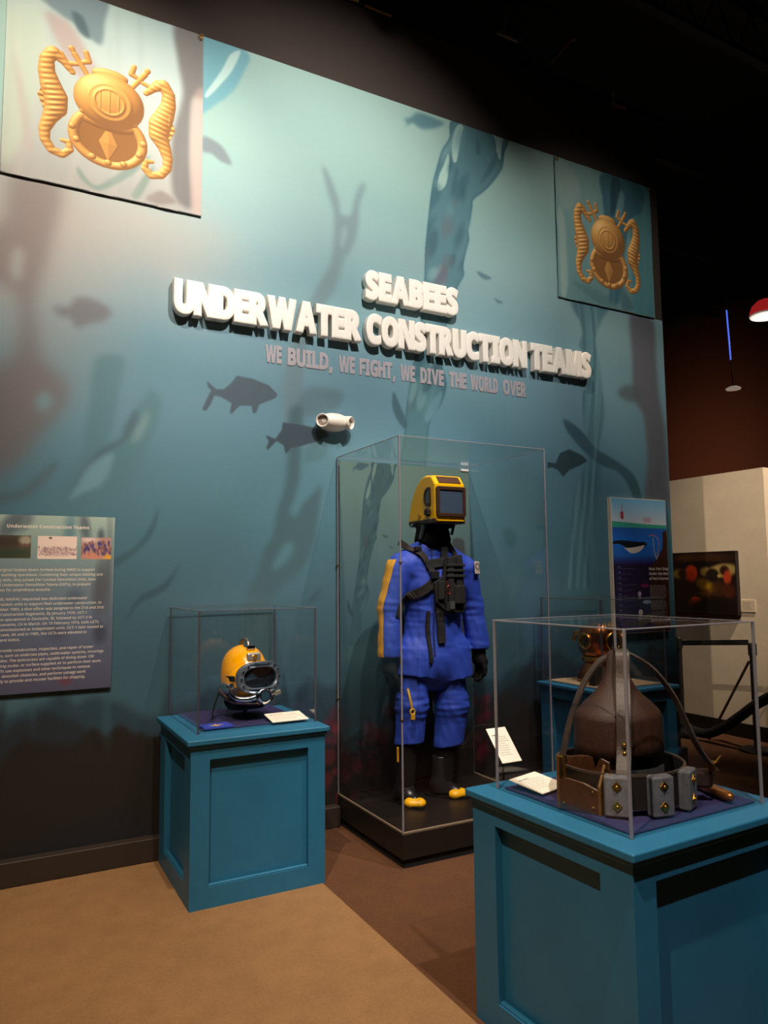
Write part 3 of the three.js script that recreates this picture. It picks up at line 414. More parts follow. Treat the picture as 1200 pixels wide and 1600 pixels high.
// ---------------------------------------------------------------- printed wall panels
function textLines(g, lines, x, y, dy) { lines.forEach((t, i) => g.fillText(t, x, y + i * dy)); }
{
  const W = 1000, H = 1460, [c, g] = canvas(W, H), fx = (v) => v * W, fy = (v) => v * H;
  const gr = g.createLinearGradient(0, 0, 0, H); for (const [k, col] of [[0, '#a9bdb2'], [0.15, '#8ba59f'], [0.35, '#75888f'], [0.6, '#5c6a80'], [1, '#4b4a63']]) gr.addColorStop(k, col); g.fillStyle = gr; g.fillRect(0, 0, W, H);
  const smear = (x, y, rx, ry, rot, col, b, a) => blob(g, x, y, rx, ry, rot, col, a, b * 1.6);
  smear(190, 90, 60, 160, 0.5, '#55616a', 16, 0.8); smear(280, 50, 70, 110, 0.6, '#5a6870', 16, 0.7); smear(640, 130, 45, 260, 0.08, '#51798a', 18, 0.7); smear(760, 90, 40, 180, -0.15, '#4f5d68', 14, 0.8); smear(890, 160, 26, 70, 0, '#47515c', 10, 0.8);
  smear(900, 620, 60, 330, 0.05, '#4b4c54', 18, 0.75); smear(960, 500, 22, 900, 0, '#4e5560', 14, 0.6); smear(690, 690, 60, 90, 0.4, '#485468', 20, 0.6); smear(560, 980, 90, 60, 0.5, '#474a60', 22, 0.6); smear(900, 1000, 50, 90, 0, '#333748', 16, 0.7); smear(640, 1385, 60, 30, 0, '#6a3545', 14, 0.7); smear(300, 1300, 300, 60, 0, '#57506c', 30, 0.5);
  g.filter = 'none'; g.globalAlpha = 1;
  g.fillStyle = '#f0dfd6'; g.font = 'bold 40px sans-serif'; g.textAlign = 'center'; g.fillText('Underwater Construction Teams', 480, 108); g.textAlign = 'left';
  // three small photographs
  const photo = (x, y, w, h, ground, blobs) => { g.fillStyle = ground; g.fillRect(x, y, w, h); g.save(); g.beginPath(); g.rect(x, y, w, h); g.clip(); blobs(x, y, w, h); g.restore(); };
  photo(60, 170, 290, 190, '#4a4a38', (x, y, w, h) => { smear(x + 100, y + 60, 150, 45, 0, '#3c2c22', 14, 0.9); smear(x + 120, y + 150, 180, 40, 0, '#2c3a26', 12, 0.9); smear(x + 250, y + 40, 50, 40, 0, '#b3a892', 10, 0.9); for (let i = 0; i < 7; i++) smear(x + 205 + i * 13, y + 78 + (i % 3) * 5, 6, 18, 0, '#6e4a3a', 2, 0.9); });
  photo(400, 172, 300, 192, '#f3d9cc', (x, y, w, h) => { smear(x + 150, y + 130, 150, 40, 0, '#c9a8a0', 8, 0.7); for (let i = 0; i < 90; i++) smear(x + rnd() * w, y + 90 + rnd() * 70, 4, 9, 0, ['#6e5866', '#8a6a70', '#a58a8c'][i % 3], 1.5, 0.7); smear(x + 95, y + 16, 14, 8, 0, '#4a3f3a', 2, 0.9); });
  photo(735, 178, 240, 186, '#b98d84', (x, y, w, h) => { smear(x + 60, y + 20, 90, 20, 0, '#ead6cf', 8, 0.9); for (let i = 0; i < 60; i++) smear(x + rnd() * w, y + 40 + rnd() * 110, 9, 18, 0, ['#4a3a6a', '#7a4a50', '#3c3a80', '#8a5a50'][i % 4], 3, 0.8); smear(x + 90, y + 165, 90, 30, 0.2, '#d98a6a', 8, 0.8); smear(x + 215, y + 170, 40, 22, 0, '#e8a72e', 6, 0.9); });
  g.filter = 'none'; g.globalAlpha = 1; g.fillStyle = '#e9dccb'; g.font = '30px sans-serif';
  textLines(g, ['The original Seabee divers formed during WWII to support', 'naval building operations. Combining their unique blasting and', 'diving skills, they joined the Combat Demolition Units, later', 'called Underwater Demolition Teams (UDTs), to prepare', 'beaches for amphibious assaults.'], 62, 465, 41);
  textLines(g, ['In 1969, NAVFAC requested two dedicated underwater', 'construction units to support fleet underwater construction. In', 'November 1969, a dive officer was assigned to the 21st and 31st', 'Naval Construction Regiments. By January 1970, UCT-1', 'became operational in Davisville, RI, followed by UCT-2 in', 'Port Hueneme, CA in March. On 15 February 1974, both UCTs', 'were commissioned as independent units. UCT-1 later moved to', 'Little Creek, VA and in 1985, the UCTs were elevated to', 'command status.'], 62, 705, 41);
  textLines(g, ['UCTs provide construction, inspection, and repair of ocean', 'facilities, such as undersea pipes, underwater systems, moorings', 'and cables. The technicians are capable of diving down 190', 'feet, using scuba- or surface-supplied air to perform their work.', 'The UCTs use explosives and other techniques to remove', 'wrecks, demolish obstacles, and perform salvage work', 'primarily to provide and recover facilities for shipping.'], 62, 1118, 41);
  const o = thing('text_panel', 'tall information panel about underwater construction teams with three photographs', 'panel', [0.293, 0.99, 0]);
  part('board', rb(0.675, 0.975, 0.02, 0.002, 0, 0.4875, 0.012), std(0x2c2a30, 0.6), o);
  part('print', new THREE.PlaneGeometry(0.673, 0.973).translate(0, 0.4875, 0.0225), std(0xffffff, 0.55, { map: ctex(c) }), o);
}
{
  const W = 760, H = 1300, [c, g] = canvas(W, H); g.fillStyle = '#2e2340'; g.fillRect(0, 0, W, H);
  let gr = g.createLinearGradient(0, 0, 0, 260); gr.addColorStop(0, '#74bdea'); gr.addColorStop(1, '#dfe6f2'); g.fillStyle = gr; g.fillRect(0, 0, W, 260);
  g.fillStyle = '#42b09a'; g.beginPath(); g.moveTo(0, 225); g.bezierCurveTo(250, 235, 500, 250, W, 250); g.lineTo(W, 330); g.lineTo(0, 300); g.fill();
  gr = g.createLinearGradient(0, 280, 0, 640); for (const [k, col] of [[0, '#2f66c4'], [0.4, '#2a7ae4'], [0.75, '#2c72d4'], [1, '#352a60']]) gr.addColorStop(k, col); g.fillStyle = gr; g.fillRect(0, 285, W, 360);
  g.fillStyle = '#4a2a22'; g.beginPath(); g.moveTo(W, 300); g.lineTo(700, 320); g.lineTo(690, 480); g.lineTo(610, 580); g.lineTo(540, 640); g.lineTo(500, 660); g.lineTo(500, 1300); g.lineTo(W, 1300); g.fill();
  g.fillStyle = '#1d2228'; g.beginPath(); g.moveTo(0, 425); g.bezierCurveTo(120, 390, 260, 430, 440, 420); g.lineTo(470, 445); g.bezierCurveTo(380, 520, 280, 540, 180, 480); g.bezierCurveTo(110, 440, 60, 440, 0, 450); g.fill();
  g.fillStyle = '#e8ded0'; g.beginPath(); g.moveTo(150, 480); g.bezierCurveTo(230, 490, 330, 470, 440, 450); g.bezierCurveTo(390, 530, 280, 545, 230, 530); g.fill();
  g.fillStyle = '#b03a4a'; g.fillRect(140, 60, 8, 150); g.fillRect(120, 130, 40, 70); g.fillStyle = '#c2788a'; for (let i = 0; i < 14; i++) g.fillRect(430 + i * 8, 170 + (i % 3) * 8, 4, 50);
  g.strokeStyle = '#b07a90'; g.lineWidth = 12; g.beginPath(); g.moveTo(500, 360); g.quadraticCurveTo(620, 330, 640, 430); g.quadraticCurveTo(640, 500, 600, 560); g.stroke(); g.strokeStyle = '#9fb0c8'; g.beginPath(); g.moveTo(560, 380); g.quadraticCurveTo(560, 520, 600, 590); g.lineTo(630, 540); g.stroke();
  g.fillStyle = '#efe6da'; g.font = 'bold 40px sans-serif'; textLines(g, ['Next Port Stop:', 'Under the Waters', 'of Port Hueneme'], 480, 700, 48);
  const words = (x, y, w, n, dy, col, hgt) => { g.fillStyle = col; for (let i = 0; i < n; i++) { let q = x; const end = x + w * (0.86 + 0.14 * rnd()); while (q < end) { const l = 10 + rnd() * 34; g.fillRect(q, y + i * dy, Math.min(l, end - q), hgt); q += l + 7; } } };
  words(490, 850, 235, 9, 15, '#a8988c', 7); words(495, 1000, 235, 6, 15, '#a8988c', 7); words(500, 1110, 230, 12, 14, '#95857c', 6);
  for (let i = 0; i < 11; i++) { const y = 660 + i * 52; g.fillStyle = '#5d5f98'; g.fillRect(60, y, 34, 14); words(60, y + 22, 260 - (i % 3) * 60, 1, 14, '#514f80', 6); }
  g.fillStyle = '#3b52a0'; g.fillRect(40, 620, 3, 640); g.fillStyle = '#8a2550'; g.beginPath(); g.ellipse(420, 850, 55, 18, 0, 0, 7); g.fill(); g.fillStyle = '#b9a6bc'; g.beginPath(); g.arc(340, 930, 24, 0, 7); g.fill(); g.fillStyle = '#93a6b6'; g.beginPath(); g.ellipse(440, 1010, 60, 18, 0, 0, 7); g.fill(); g.fillStyle = '#c9bfc4'; g.beginPath(); g.arc(345, 1110, 30, 0, 7); g.arc(335, 1165, 26, 0, 7); g.fill(); g.fillStyle = '#8a8a3c'; g.beginPath(); g.ellipse(400, 1190, 110, 40, -0.4, 0, 7); g.fill(); g.fillStyle = '#77707a'; g.beginPath(); g.ellipse(190, 1220, 110, 40, 0, 0, 7); g.fill();
  const o = thing('map_panel', 'deep blue sea life panel with a whale and small print beside the partition', 'panel', [4.878, 1.12, 0]);
  part('board', rb(0.655, 1.135, 0.045, 0.003, 0, 0.5675, 0.0235), std(0xeee2cc, 0.6), o);
  part('print', new THREE.PlaneGeometry(0.648, 1.127).translate(0, 0.5675, 0.0465), std(0xffffff, 0.45, { map: ctex(c) }), o);
}

// ---------------------------------------------------------------- pedestals, covers
function at(nx, nz, w, d, t) { return [nx + Math.cos(t) * w / 2 - Math.sin(t) * d / 2, nz - Math.sin(t) * w / 2 - Math.cos(t) * d / 2]; }
function pedestal(nx, nz, w, d, h, t, label) {
  const [cx, cz] = at(nx, nz, w, d, t), o = thing('display_pedestal', label, 'pedestal', [cx, 0, cz], t), lip = 0.022, bw = w - 2 * lip, bd = d - 2 * lip, T = 0.032, top = 0.028, st = 0.095, rt = 0.075, rbm = 0.1, H = h - top;
  part('core', uvMetres(bx(bw - 2 * T, H, bd - 2 * T, 0, H / 2, 0)), M.teal, o);
  for (let k = 0; k < 4; k++) {
    const L = k % 2 ? bd : bw, off = (k % 2 ? bw : bd) / 2 - T / 2, place = (g) => uvMetres(g.rotateY(k * Math.PI / 2).translate([0, off, 0, -off][k], 0, [off, 0, -off, 0][k]));
    const inner = L - 2 * (k % 2 ? T : 0);
    for (const s of [-1, 1]) part('stile', place(bx(st, H, T, s * (inner / 2 - st / 2), H / 2, 0)), M.teal, o);
    part('rail', place(bx(inner - 2 * st, rt, T, 0, H - rt / 2, 0)), M.teal, o); part('rail', place(bx(inner - 2 * st, rbm, T, 0, rbm / 2, 0)), M.teal, o);
    part('panel_bead', place(rb(inner - 2 * st, 0.014, 0.02, 0.005, 0, rbm + 0.003, 0, 2)), M.teal, o);
  }
  part('cornice', uvMetres(rb(bw + 0.018, 0.016, bd + 0.018, 0.005, 0, H - 0.008, 0, 2)), M.teal, o);
  part('top', uvMetres(rb(w, top, d, 0.007, 0, h - top / 2, 0, 3)), M.teal, o);
  return o;
}
function cover(nx, nz, w, d, y0, y1, t, label, extra, em = M.edge) {
  const [cx, cz] = at(nx, nz, w, d, t), o = thing('acrylic_cover', label, 'display cover', [cx, y0, cz], t), h = y1 - y0, T = 0.006, e = 0.0045;
  part('front_panel', bx(w - 2 * e, h - T, T, 0, (h - T) / 2, d / 2 - T / 2), M.acrylic, o); part('back_panel', bx(w - 2 * e, h - T, T, 0, (h - T) / 2, -d / 2 + T / 2), M.acrylic, o);
  part('side_panel', bx(T, h - T, d - 2 * T, -w / 2 + T / 2, (h - T) / 2, 0), M.acrylic, o); part('side_panel', bx(T, h - T, d - 2 * T, w / 2 - T / 2, (h - T) / 2, 0), M.acrylic, o);
  part('top_panel', bx(w - 2 * e, T, d - 2 * e, 0, h - T / 2, 0), M.acrylic, o);
  for (const sx of [-1, 1]) for (const sz of [-1, 1]) part('polished_edge', rb(2 * e, h, 2 * e, 0.0015, sx * (w / 2 - e), h / 2, sz * (d / 2 - e), 1), em, o);
  for (const sz of [-1, 1]) part('polished_edge', rb(w - 4 * e, e, e, 0.001, 0, h - e / 2, sz * (d / 2 - e / 2), 1), em, o);
  for (const sx of [-1, 1]) part('polished_edge', rb(e, e, d - 4 * e, 0.001, sx * (w / 2 - e / 2), h - e / 2, 0, 1), em, o);
  if (extra) extra(o, w, d, h); return o;
}
function deck(nx, nz, w, d, y, t, label, mat = M.navyCloth) { const [cx, cz] = at(nx, nz, w, d, t); const m = single('deck_cloth', uvMetres(rb(w, 0.008, d, 0.003, 0, 0, 0, 2)), mat, label, 'cloth'); m.position.set(cx, y + 0.0042, cz); m.rotation.y = t; return m; }
function cardTex(lines, seedShift) { const [c, g] = canvas(256, 180); g.fillStyle = '#f6ecdd'; g.fillRect(0, 0, 256, 180); for (let i = 0; i < lines; i++) { let x = 24; const y = 34 + i * (118 / lines); g.fillStyle = i ? '#b8aca0' : '#6d655f'; const end = i ? 150 + rnd() * 80 : 120; while (x < end) { const l = 8 + rnd() * 20; g.fillRect(x, y, Math.min(l, end - x), i ? 4 : 7); x += l + 5; } } return ctex(c); }
function card(w, d, [x, y, z], turn, tilt, label, lines = 8) {
  const o = thing('label_card', label, 'label', [x, y, z], turn); const g = rb(w, 0.004, d, 0.001, 0, 0, 0, 1);
  const b = part('card', g, M.card, o), p = part('print', new THREE.PlaneGeometry(w * 0.98, d * 0.98).rotateX(-Math.PI / 2).translate(0, 0.0026, 0), std(0xffffff, 0.8, { map: cardTex(lines) }), o); b.rotation.x = p.rotation.x = tilt; return o;
}
const PH = 0.811;
pedestal(0.876, 0.839, 0.759, 0.765, PH, 0, 'teal panelled pedestal holding the yellow helmet, standing against the mural');
cover(0.957, 0.70, 0.659, 0.659, PH, 1.437, 0.01, 'clear acrylic box over the yellow dive helmet', null, M.dimEdge);
deck(1.0, 0.64, 0.57, 0.57, PH, 0.01, 'dark purple cloth under the yellow dive helmet');
const RT = 0.042;
pedestal(1.633, 2.95, 0.83, 0.794, PH, RT, 'teal panelled pedestal holding the leather diving harness, out on the brown carpet');
cover(1.722, 2.862, 0.663, 0.637, PH, 1.437, RT, 'clear acrylic box over the leather diving harness');
deck(1.745, 2.84, 0.62, 0.595, PH, RT, 'dark purple cloth under the leather diving harness');
pedestal(3.68, 0.77, 0.75, 0.69, PH, 0, 'teal panelled pedestal holding the copper helmet, against the mural');
cover(3.74, 0.71, 0.63, 0.63, PH, 1.437, 0, 'clear acrylic box over the copper helmet', null, M.dimEdge);
deck(3.77, 0.68, 0.57, 0.57, PH, 0, 'sand coloured cloth under the copper helmet', std(0xc4a684, 0.95, { map: rep(clothTone, 4, 4) }));
card(0.21, 0.15, [1.475, PH + 0.026, 0.6], 0.0, 0.14, 'white label card beside the yellow dive helmet');
card(0.16, 0.15, [1.812, PH + 0.03, 2.33], 0.26, 0.14, 'white label card beside the leather diving harness');
card(0.09, 0.16, [4.305, PH + 0.08, 0.33], -0.2, 0.85, 'white label card tilted up beside the copper helmet');
{ // small embroidered badge
  const [c, g] = canvas(256, 128); g.fillStyle = '#2b3fae'; g.fillRect(0, 0, 256, 128); g.fillStyle = '#d9b25a'; g.beginPath(); for (const [x, y] of [[60, 70], [110, 56], [128, 30], [146, 56], [200, 66], [150, 80], [128, 100], [104, 82]]) g.lineTo(x, y); g.fill(); g.fillStyle = '#b78a34'; g.beginPath(); g.ellipse(128, 66, 26, 14, 0, 0, 7); g.fill();
  const o = thing('cloth_badge', 'small blue cloth badge with gold emblem lying by the yellow helmet', 'badge', [1.085, PH + 0.0085, 0.585], 0.05);
  part('badge', rb(0.16, 0.008, 0.12, 0.003, 0, 0.004, 0, 1), std(0x2b3fae, 0.9), o); part('stitching', new THREE.PlaneGeometry(0.156, 0.116).rotateX(-Math.PI / 2).translate(0, 0.0086, 0), std(0xffffff, 0.9, { map: ctex(c) }), o);
}
// the tall suit case
{
  const [cx, cz] = at(2.053, 0.879, 1.084, 0.866, 0), o = thing('case_plinth', 'low black plinth carrying the tall suit case', 'plinth', [cx, 0, cz]);
  part('kick_board', bx(1.05, 0.05, 0.83, 0, 0.025, 0), M.blackMatte, o); part('body', rb(1.084, 0.136, 0.866, 0.004, 0, 0.05 + 0.068, 0, 2), M.plinth, o);
  cover(2.053, 0.879, 1.084, 0.866, 0.186, 2.422, 0, 'tall clear acrylic case around the blue diving suit', (q, w, d, h) => {
    const wood = std(0x8a7864, 0.35, { clearcoat: 0.4 });
    for (const sz of [-1, 1]) part('bottom_channel', rb(w, 0.012, 0.012, 0.002, 0, 0.006, sz * (d / 2 - 0.006), 1), wood, q); for (const sx of [-1, 1]) part('bottom_channel', rb(0.012, 0.012, d - 0.024, 0.002, sx * (w / 2 - 0.006), 0.006, 0, 1), wood, q);
    for (const y of [0.62, 1.5]) for (const [sx, sz] of [[-1, -1], [1, -1], [-1, 1]]) part('clip', rb(0.02, 0.008, 0.02, 0.002, sx * (w / 2 - 0.004), y, sz * (d / 2 - 0.004), 1), M.brass, q);
    part('hinge', rb(0.07, 0.018, 0.02, 0.003, w / 2 - 0.05, h - 0.03, -d / 2 + 0.02, 1), M.white, q);
  });
  // its printed back board repeats the kelp print at a smaller size
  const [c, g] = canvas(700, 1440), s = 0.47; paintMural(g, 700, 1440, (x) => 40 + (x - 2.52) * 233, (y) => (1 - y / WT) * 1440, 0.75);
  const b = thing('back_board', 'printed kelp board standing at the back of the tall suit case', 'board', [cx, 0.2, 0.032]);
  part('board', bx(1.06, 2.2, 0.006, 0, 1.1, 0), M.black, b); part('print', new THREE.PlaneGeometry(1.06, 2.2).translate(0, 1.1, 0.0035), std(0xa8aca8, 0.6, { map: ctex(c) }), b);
  const hold = thing('label_stand', 'white label card on an angled holder in front of the suit case', 'label', [2.655, 0, 1.0]);
  part('foot', rb(0.16, 0.01, 0.12, 0.003, 0, 0.005, 0, 1), M.blackMatte, hold); part('post', rod([0, 0.01, 0], [0, 0.6, 0], 0.008), M.blackMatte, hold);
  const cb = part('card', rb(0.138, 0.004, 0.225, 0.001, 0, 0, 0, 1), M.card, hold), cp = part('print', new THREE.PlaneGeometry(0.135, 0.22).rotateX(-Math.PI / 2).translate(0, 0.0026, 0), std(0xffffff, 0.8, { map: cardTex(10) }), hold); for (const q of [cb, cp]) { q.rotation.x = 0.82; q.position.set(0, 0.63, 0.01); }
}

// ---------------------------------------------------------------- blue diving suit
{
  const o = thing('diving_suit', 'blue diving suit with yellow sleeve stripe and black harness, standing on a mannequin', 'diving suit', [2.585, 0.187, 0.38]);
  const nyl = std(0x2a4cc4, 0.62, { map: rep(clothTone, 6, 6), sheen: 0.25, sheenColor: new THREE.Color(0x5570ff), bumpMap: rep(fineGrain, 10, 10), bumpScale: 0.0006 });
  const web = std(0x0f0f12, 0.85), brownWeb = std(0x1f1815, 0.85);
  const SL = [-0.25, 1.47, 0.0], EL = [-0.325, 1.22, -0.01], WL = [-0.345, 0.935, 0.02], SR = [0.245, 1.46, 0.0], ER = [0.315, 1.22, -0.01], WR = [0.335, 0.955, 0.02];
  const cap3 = (x, y, z, a, b, ra, rb_) => capsule(x, y, z, a[0], a[1], a[2], b[0], b[1], b[2], ra, rb_);
  const bend = (y, c, w) => Math.exp(-(((y - c) / w) ** 2)), fold = (x, y, z) => 0.006 * n3(x * 4, y * 2.5, z * 4) + 0.0035 * n3(x * 15 + y * 5, y * 4.5, z * 13) + 0.0045 * (bend(y, 1.2, 0.1) + bend(y, 0.6, 0.1) + 0.7 * bend(y, 1.45, 0.06) + 0.6 * bend(y, 0.95, 0.07)) * n3(x * 5 + y * 4, y * 20, z * 5);
  const torso = (x, y, z) => { const q = z / 0.66; let d = capsule(x, y, q, -0.03, 1.36, 0, -0.01, 1.12, 0, 0.205, 0.185); d = smin(d, capsule(x, y, q, 0.03, 1.36, 0, 0.01, 1.12, 0, 0.205, 0.185), 0.03); d = smin(d, capsule(x, y, q, -0.01, 1.12, 0, -0.02, 0.9, 0, 0.185, 0.24), 0.06); return d * 0.8; };
  const jacket = (x, y, z) => {
    let d = torso(x, y, z);
    d = smin(d, cap3(x, y, z, [0, 1.6, -0.01], [-0.22, 1.49, 0], 0.09, 0.09), 0.05); d = smin(d, cap3(x, y, z, [0, 1.6, -0.01], [0.215, 1.48, 0], 0.09, 0.09), 0.05);
    let a = smin(cap3(x, y, z, SL, EL, 0.09, 0.074), cap3(x, y, z, EL, WL, 0.074, 0.072), 0.03); let b = smin(cap3(x, y, z, SR, ER, 0.09, 0.074), cap3(x, y, z, ER, WR, 0.074, 0.072), 0.03);
    a = Math.max(a, 0.915 - y); b = Math.max(b, 0.935 - y);
    let l = cap3(x, y, z, [-0.13, 0.92, 0], [-0.165, 0.74, 0.01], 0.13, 0.128), r = cap3(x, y, z, [0.11, 0.92, 0], [0.13, 0.7, 0.01], 0.145, 0.145);
    l = Math.max(l, 0.79 - 0.12 * (x + 0.16) - y); r = Math.max(r, 0.755 + 0.05 * x - y);
    d = smin(d, a, 0.018); d = smin(d, b, 0.018); d = smin(d, l, 0.035); d = smin(d, r, 0.035);
    d = Math.max(d, y - 1.675);
    return d + fold(x, y, z);
  };
  part('jacket', sdfMesh(jacket, [-0.5, 0.68, -0.26], [0.48, 1.72, 0.26], 112), nyl, o);
  const trousers = (x, y, z) => {
    let l = smin(cap3(x, y, z, [-0.16, 0.86, 0], [-0.185, 0.6, 0.015], 0.1, 0.096), cap3(x, y, z, [-0.185, 0.6, 0.015], [-0.2, 0.34, 0.0], 0.096, 0.09), 0.04), r = smin(cap3(x, y, z, [0.1, 0.86, 0], [0.115, 0.58, 0.02], 0.105, 0.104), cap3(x, y, z, [0.115, 0.58, 0.02], [0.105, 0.31, 0.0], 0.104, 0.096), 0.04);
    l = Math.max(l, 0.37 + 0.1 * (x + 0.2) - y); r = Math.max(r, 0.325 + 0.1 * (x - 0.1) - y);
    return smin(l, r, 0.01) + fold(x + 2, y, z) * 1.2;
  };
  part('trousers', sdfMesh(trousers, [-0.36, 0.29, -0.2], [0.3, 0.9, 0.2], 84), nyl, o);
  part('inner_leg', sdfMesh((x, y, z) => Math.min(cap3(x, y, z, [-0.2, 0.45, 0], [-0.225, 0.12, 0], 0.064, 0.056), cap3(x, y, z, [0.1, 0.45, 0], [0.07, 0.12, -0.01], 0.068, 0.058)), [-0.34, 0.03, -0.14], [0.24, 0.55, 0.14], 60), M.rubber, o);
  const surfZ = (x, y) => { let z = 0.3; for (let i = 0; i < 60; i++) { const d = jacket(x, y, z); if (d < 0.0015) break; z -= d * 0.7; if (z < -0.2) return 0; } return z; };
  // ribbons that lie on the front of the suit
  function strap(name, pts, width, mat, lift = 0.006, thick = 0.006) {
    const cu = new THREE.CatmullRomCurve3(pts.map(([x, y]) => V(x, y, 0))), n = 28, pos = [], idx = [];
    for (let i = 0; i <= n; i++) { const p = cu.getPoint(i / n), t = cu.getTangent(i / n), nx = -t.y, ny = t.x; const zc = surfZ(p.x, p.y);
      for (const [s, k] of [[-0.5, 0], [-0.5, 1], [0.5, 1], [0.5, 0]]) { const x = p.x + nx * s * width, y = p.y + ny * s * width; pos.push(x, y, Math.max(surfZ(x, y), zc - width * 0.5) + lift - thick + k * thick * 2); } }
    for (let i = 0; i < n; i++) for (let j = 0; j < 4; j++) { const a = i * 4 + j, b = i * 4 + (j + 1) % 4; idx.push(a, a + 4, b, b, a + 4, b + 4); }
    idx.push(0, 1, 2, 0, 2, 3, n * 4, n * 4 + 2, n * 4 + 1, n * 4, n * 4 + 3, n * 4 + 2);
    let g = new THREE.BufferGeometry(); g.setAttribute('position', new THREE.Float32BufferAttribute(pos, 3)); g.setIndex(idx); g = g.toNonIndexed(); g.computeVertexNormals(); return part(name, uvKeep(g), mat, o);
  }
  strap('harness_strap', HARNESS.strapShoulder, 0.04, brownWeb, 0.012); strap('harness_strap', HARNESS.strapChest, 0.055, web, 0.014); strap('harness_strap', HARNESS.strapRightA, 0.05, web, 0.013); strap('harness_strap', HARNESS.strapRightB, 0.035, web, 0.013);
  strap('harness_strap', HARNESS.strapDiagonal, 0.055, brownWeb, 0.013); strap('harness_strap', HARNESS.strapCenter, 0.05, web, 0.012); strap('harness_strap', HARNESS.strapLow, 0.022, web, 0.009);
  { // padded chest pack with webbing strips and pockets
    const sh = new THREE.Shape(HARNESS.vestPanel.map(([x, y]) => new THREE.Vector2(x, y))); const g = new THREE.ExtrudeGeometry(sh, { depth: 0.012, bevelEnabled: true, bevelSize: 0.006, bevelThickness: 0.006, bevelSegments: 2, steps: 1 }); { const p = g.attributes.position; for (let i = 0; i < p.count; i++) p.setZ(i, p.getZ(i) + 0.148 - 0.6 * p.getX(i) ** 2); g.computeVertexNormals(); }
    const pk = part('chest_pack', g, web, o);
    for (const [x, y, w, h] of [[0.03, 1.37, 0.045, 0.34], [0.1, 1.38, 0.045, 0.32]]) part('webbing', rb(w, h, 0.016, 0.004, x, y, 0.166 - 0.6 * x * x, 2), std(0x17171a, 0.8), pk);
    part('pocket', [rb(0.085, 0.12, 0.03, 0.009, 0.09, 1.3, 0.17, 2), rb(0.07, 0.06, 0.03, 0.008, 0.015, 1.225, 0.174, 2), rb(0.05, 0.12, 0.02, 0.006, -0.045, 1.33, 0.168, 2)], std(0x161517, 0.8), pk); part('label_tag', rb(0.035, 0.05, 0.004, 0.001, 0.022, 1.235, 0.191, 1), std(0x3f4342, 0.7), pk);
    for (const y of [1.42, 1.455, 1.49]) part('cross_strap', rb(0.14, 0.018, 0.014, 0.004, 0.065, y, 0.172, 2), std(0x1d1c1f, 0.7), pk);
  }
  for (const [k, w, h, d] of [['buckleA', 0.05, 0.032, 0.018], ['buckleB', 0.055, 0.05, 0.02], ['buckleC', 0.06, 0.022, 0.016], ['buckleD', 0.06, 0.022, 0.016]]) { const [x, y] = HARNESS[k][0]; part('buckle', rb(w, h, d, 0.005, x, y, surfZ(x, y) + 0.03, 2), std(0x232325, 0.4), o); }
  { const [x, y] = HARNESS.gauge[0]; part('carabiner', [new THREE.TorusGeometry(0.02, 0.005, 8, 20).scale(0.7, 1.3, 1).translate(x, y, 0.215), rod([x, y + 0.03, 0.2], [x, y + 0.06, 0.195], 0.006)], std(0x7a3a2a, 0.3, { metalness: 0.7 }), o); }
  { // sleeve stripe, draped over the outer side of the sleeve
    const pos = [], idx = [], n = 40;
    for (let i = 0; i <= n; i++) { const t = i / n, y = 1.53 - t * (1.53 - 0.918), c = y > EL[1] ? V(...SL).lerp(V(...EL), (SL[1] - y) / (SL[1] - EL[1])) : V(...EL).lerp(V(...WL), (EL[1] - y) / (EL[1] - WL[1]));
      for (let j = 0; j <= 6; j++) { const a = Math.PI * (0.82 + 0.28 * j / 6), dx = Math.cos(a), dz = Math.sin(a); let r = 0.22; for (let k = 0; k < 50; k++) { const d = jacket(c.x + dx * r, y, c.z + dz * r); if (d < 0.001) break; r -= d * 0.7; } r += 0.0035; pos.push(c.x + dx * r, y, c.z + dz * r); } }
    for (let i = 0; i < n; i++) for (let j = 0; j < 6; j++) { const a = i * 7 + j; idx.push(a, a + 7, a + 1, a + 1, a + 7, a + 8); }
    const g = new THREE.BufferGeometry(); g.setAttribute('position', new THREE.Float32BufferAttribute(pos, 3)); g.setIndex(idx); g.computeVertexNormals(); const st = part('sleeve_stripe', uvKeep(g), std(0xe8a80c, 0.7, { side: THREE.DoubleSide, map: rep(clothTone, 4, 4) }), o); st.userData.label = 'yellow sleeve stripe';
  }
  { const [x, y] = [0.25, 1.5]; const p = part('shoulder_patch', rb(0.055, 0.085, 0.006, 0.003, 0, 0, 0, 2), std(0xb9aca0, 0.8), o); p.position.set(0.285, 1.475, 0.098); p.rotation.set(-0.1, 0.35, 0); const q = part('patch_ring', new THREE.TorusGeometry(0.02, 0.003, 6, 20).translate(0, 0.008, 0.003), std(0x5a4c60, 0.8), p); }
  // neck, gloves, boots
  part('neck_dam', lathe([[0, 1.6], [0.11, 1.6], [0.122, 1.66], [0.115, 1.7], [0.108, 1.73], [0.125, 1.77], [0, 1.77]], 36), M.rubber, o);
  part('neck_latch', [rod([-0.13, 1.66, 0.06], [-0.115, 1.75, 0.08], 0.012), rod([0.085, 1.69, 0.1], [0.1, 1.76, 0.11], 0.01)], M.steel, o);
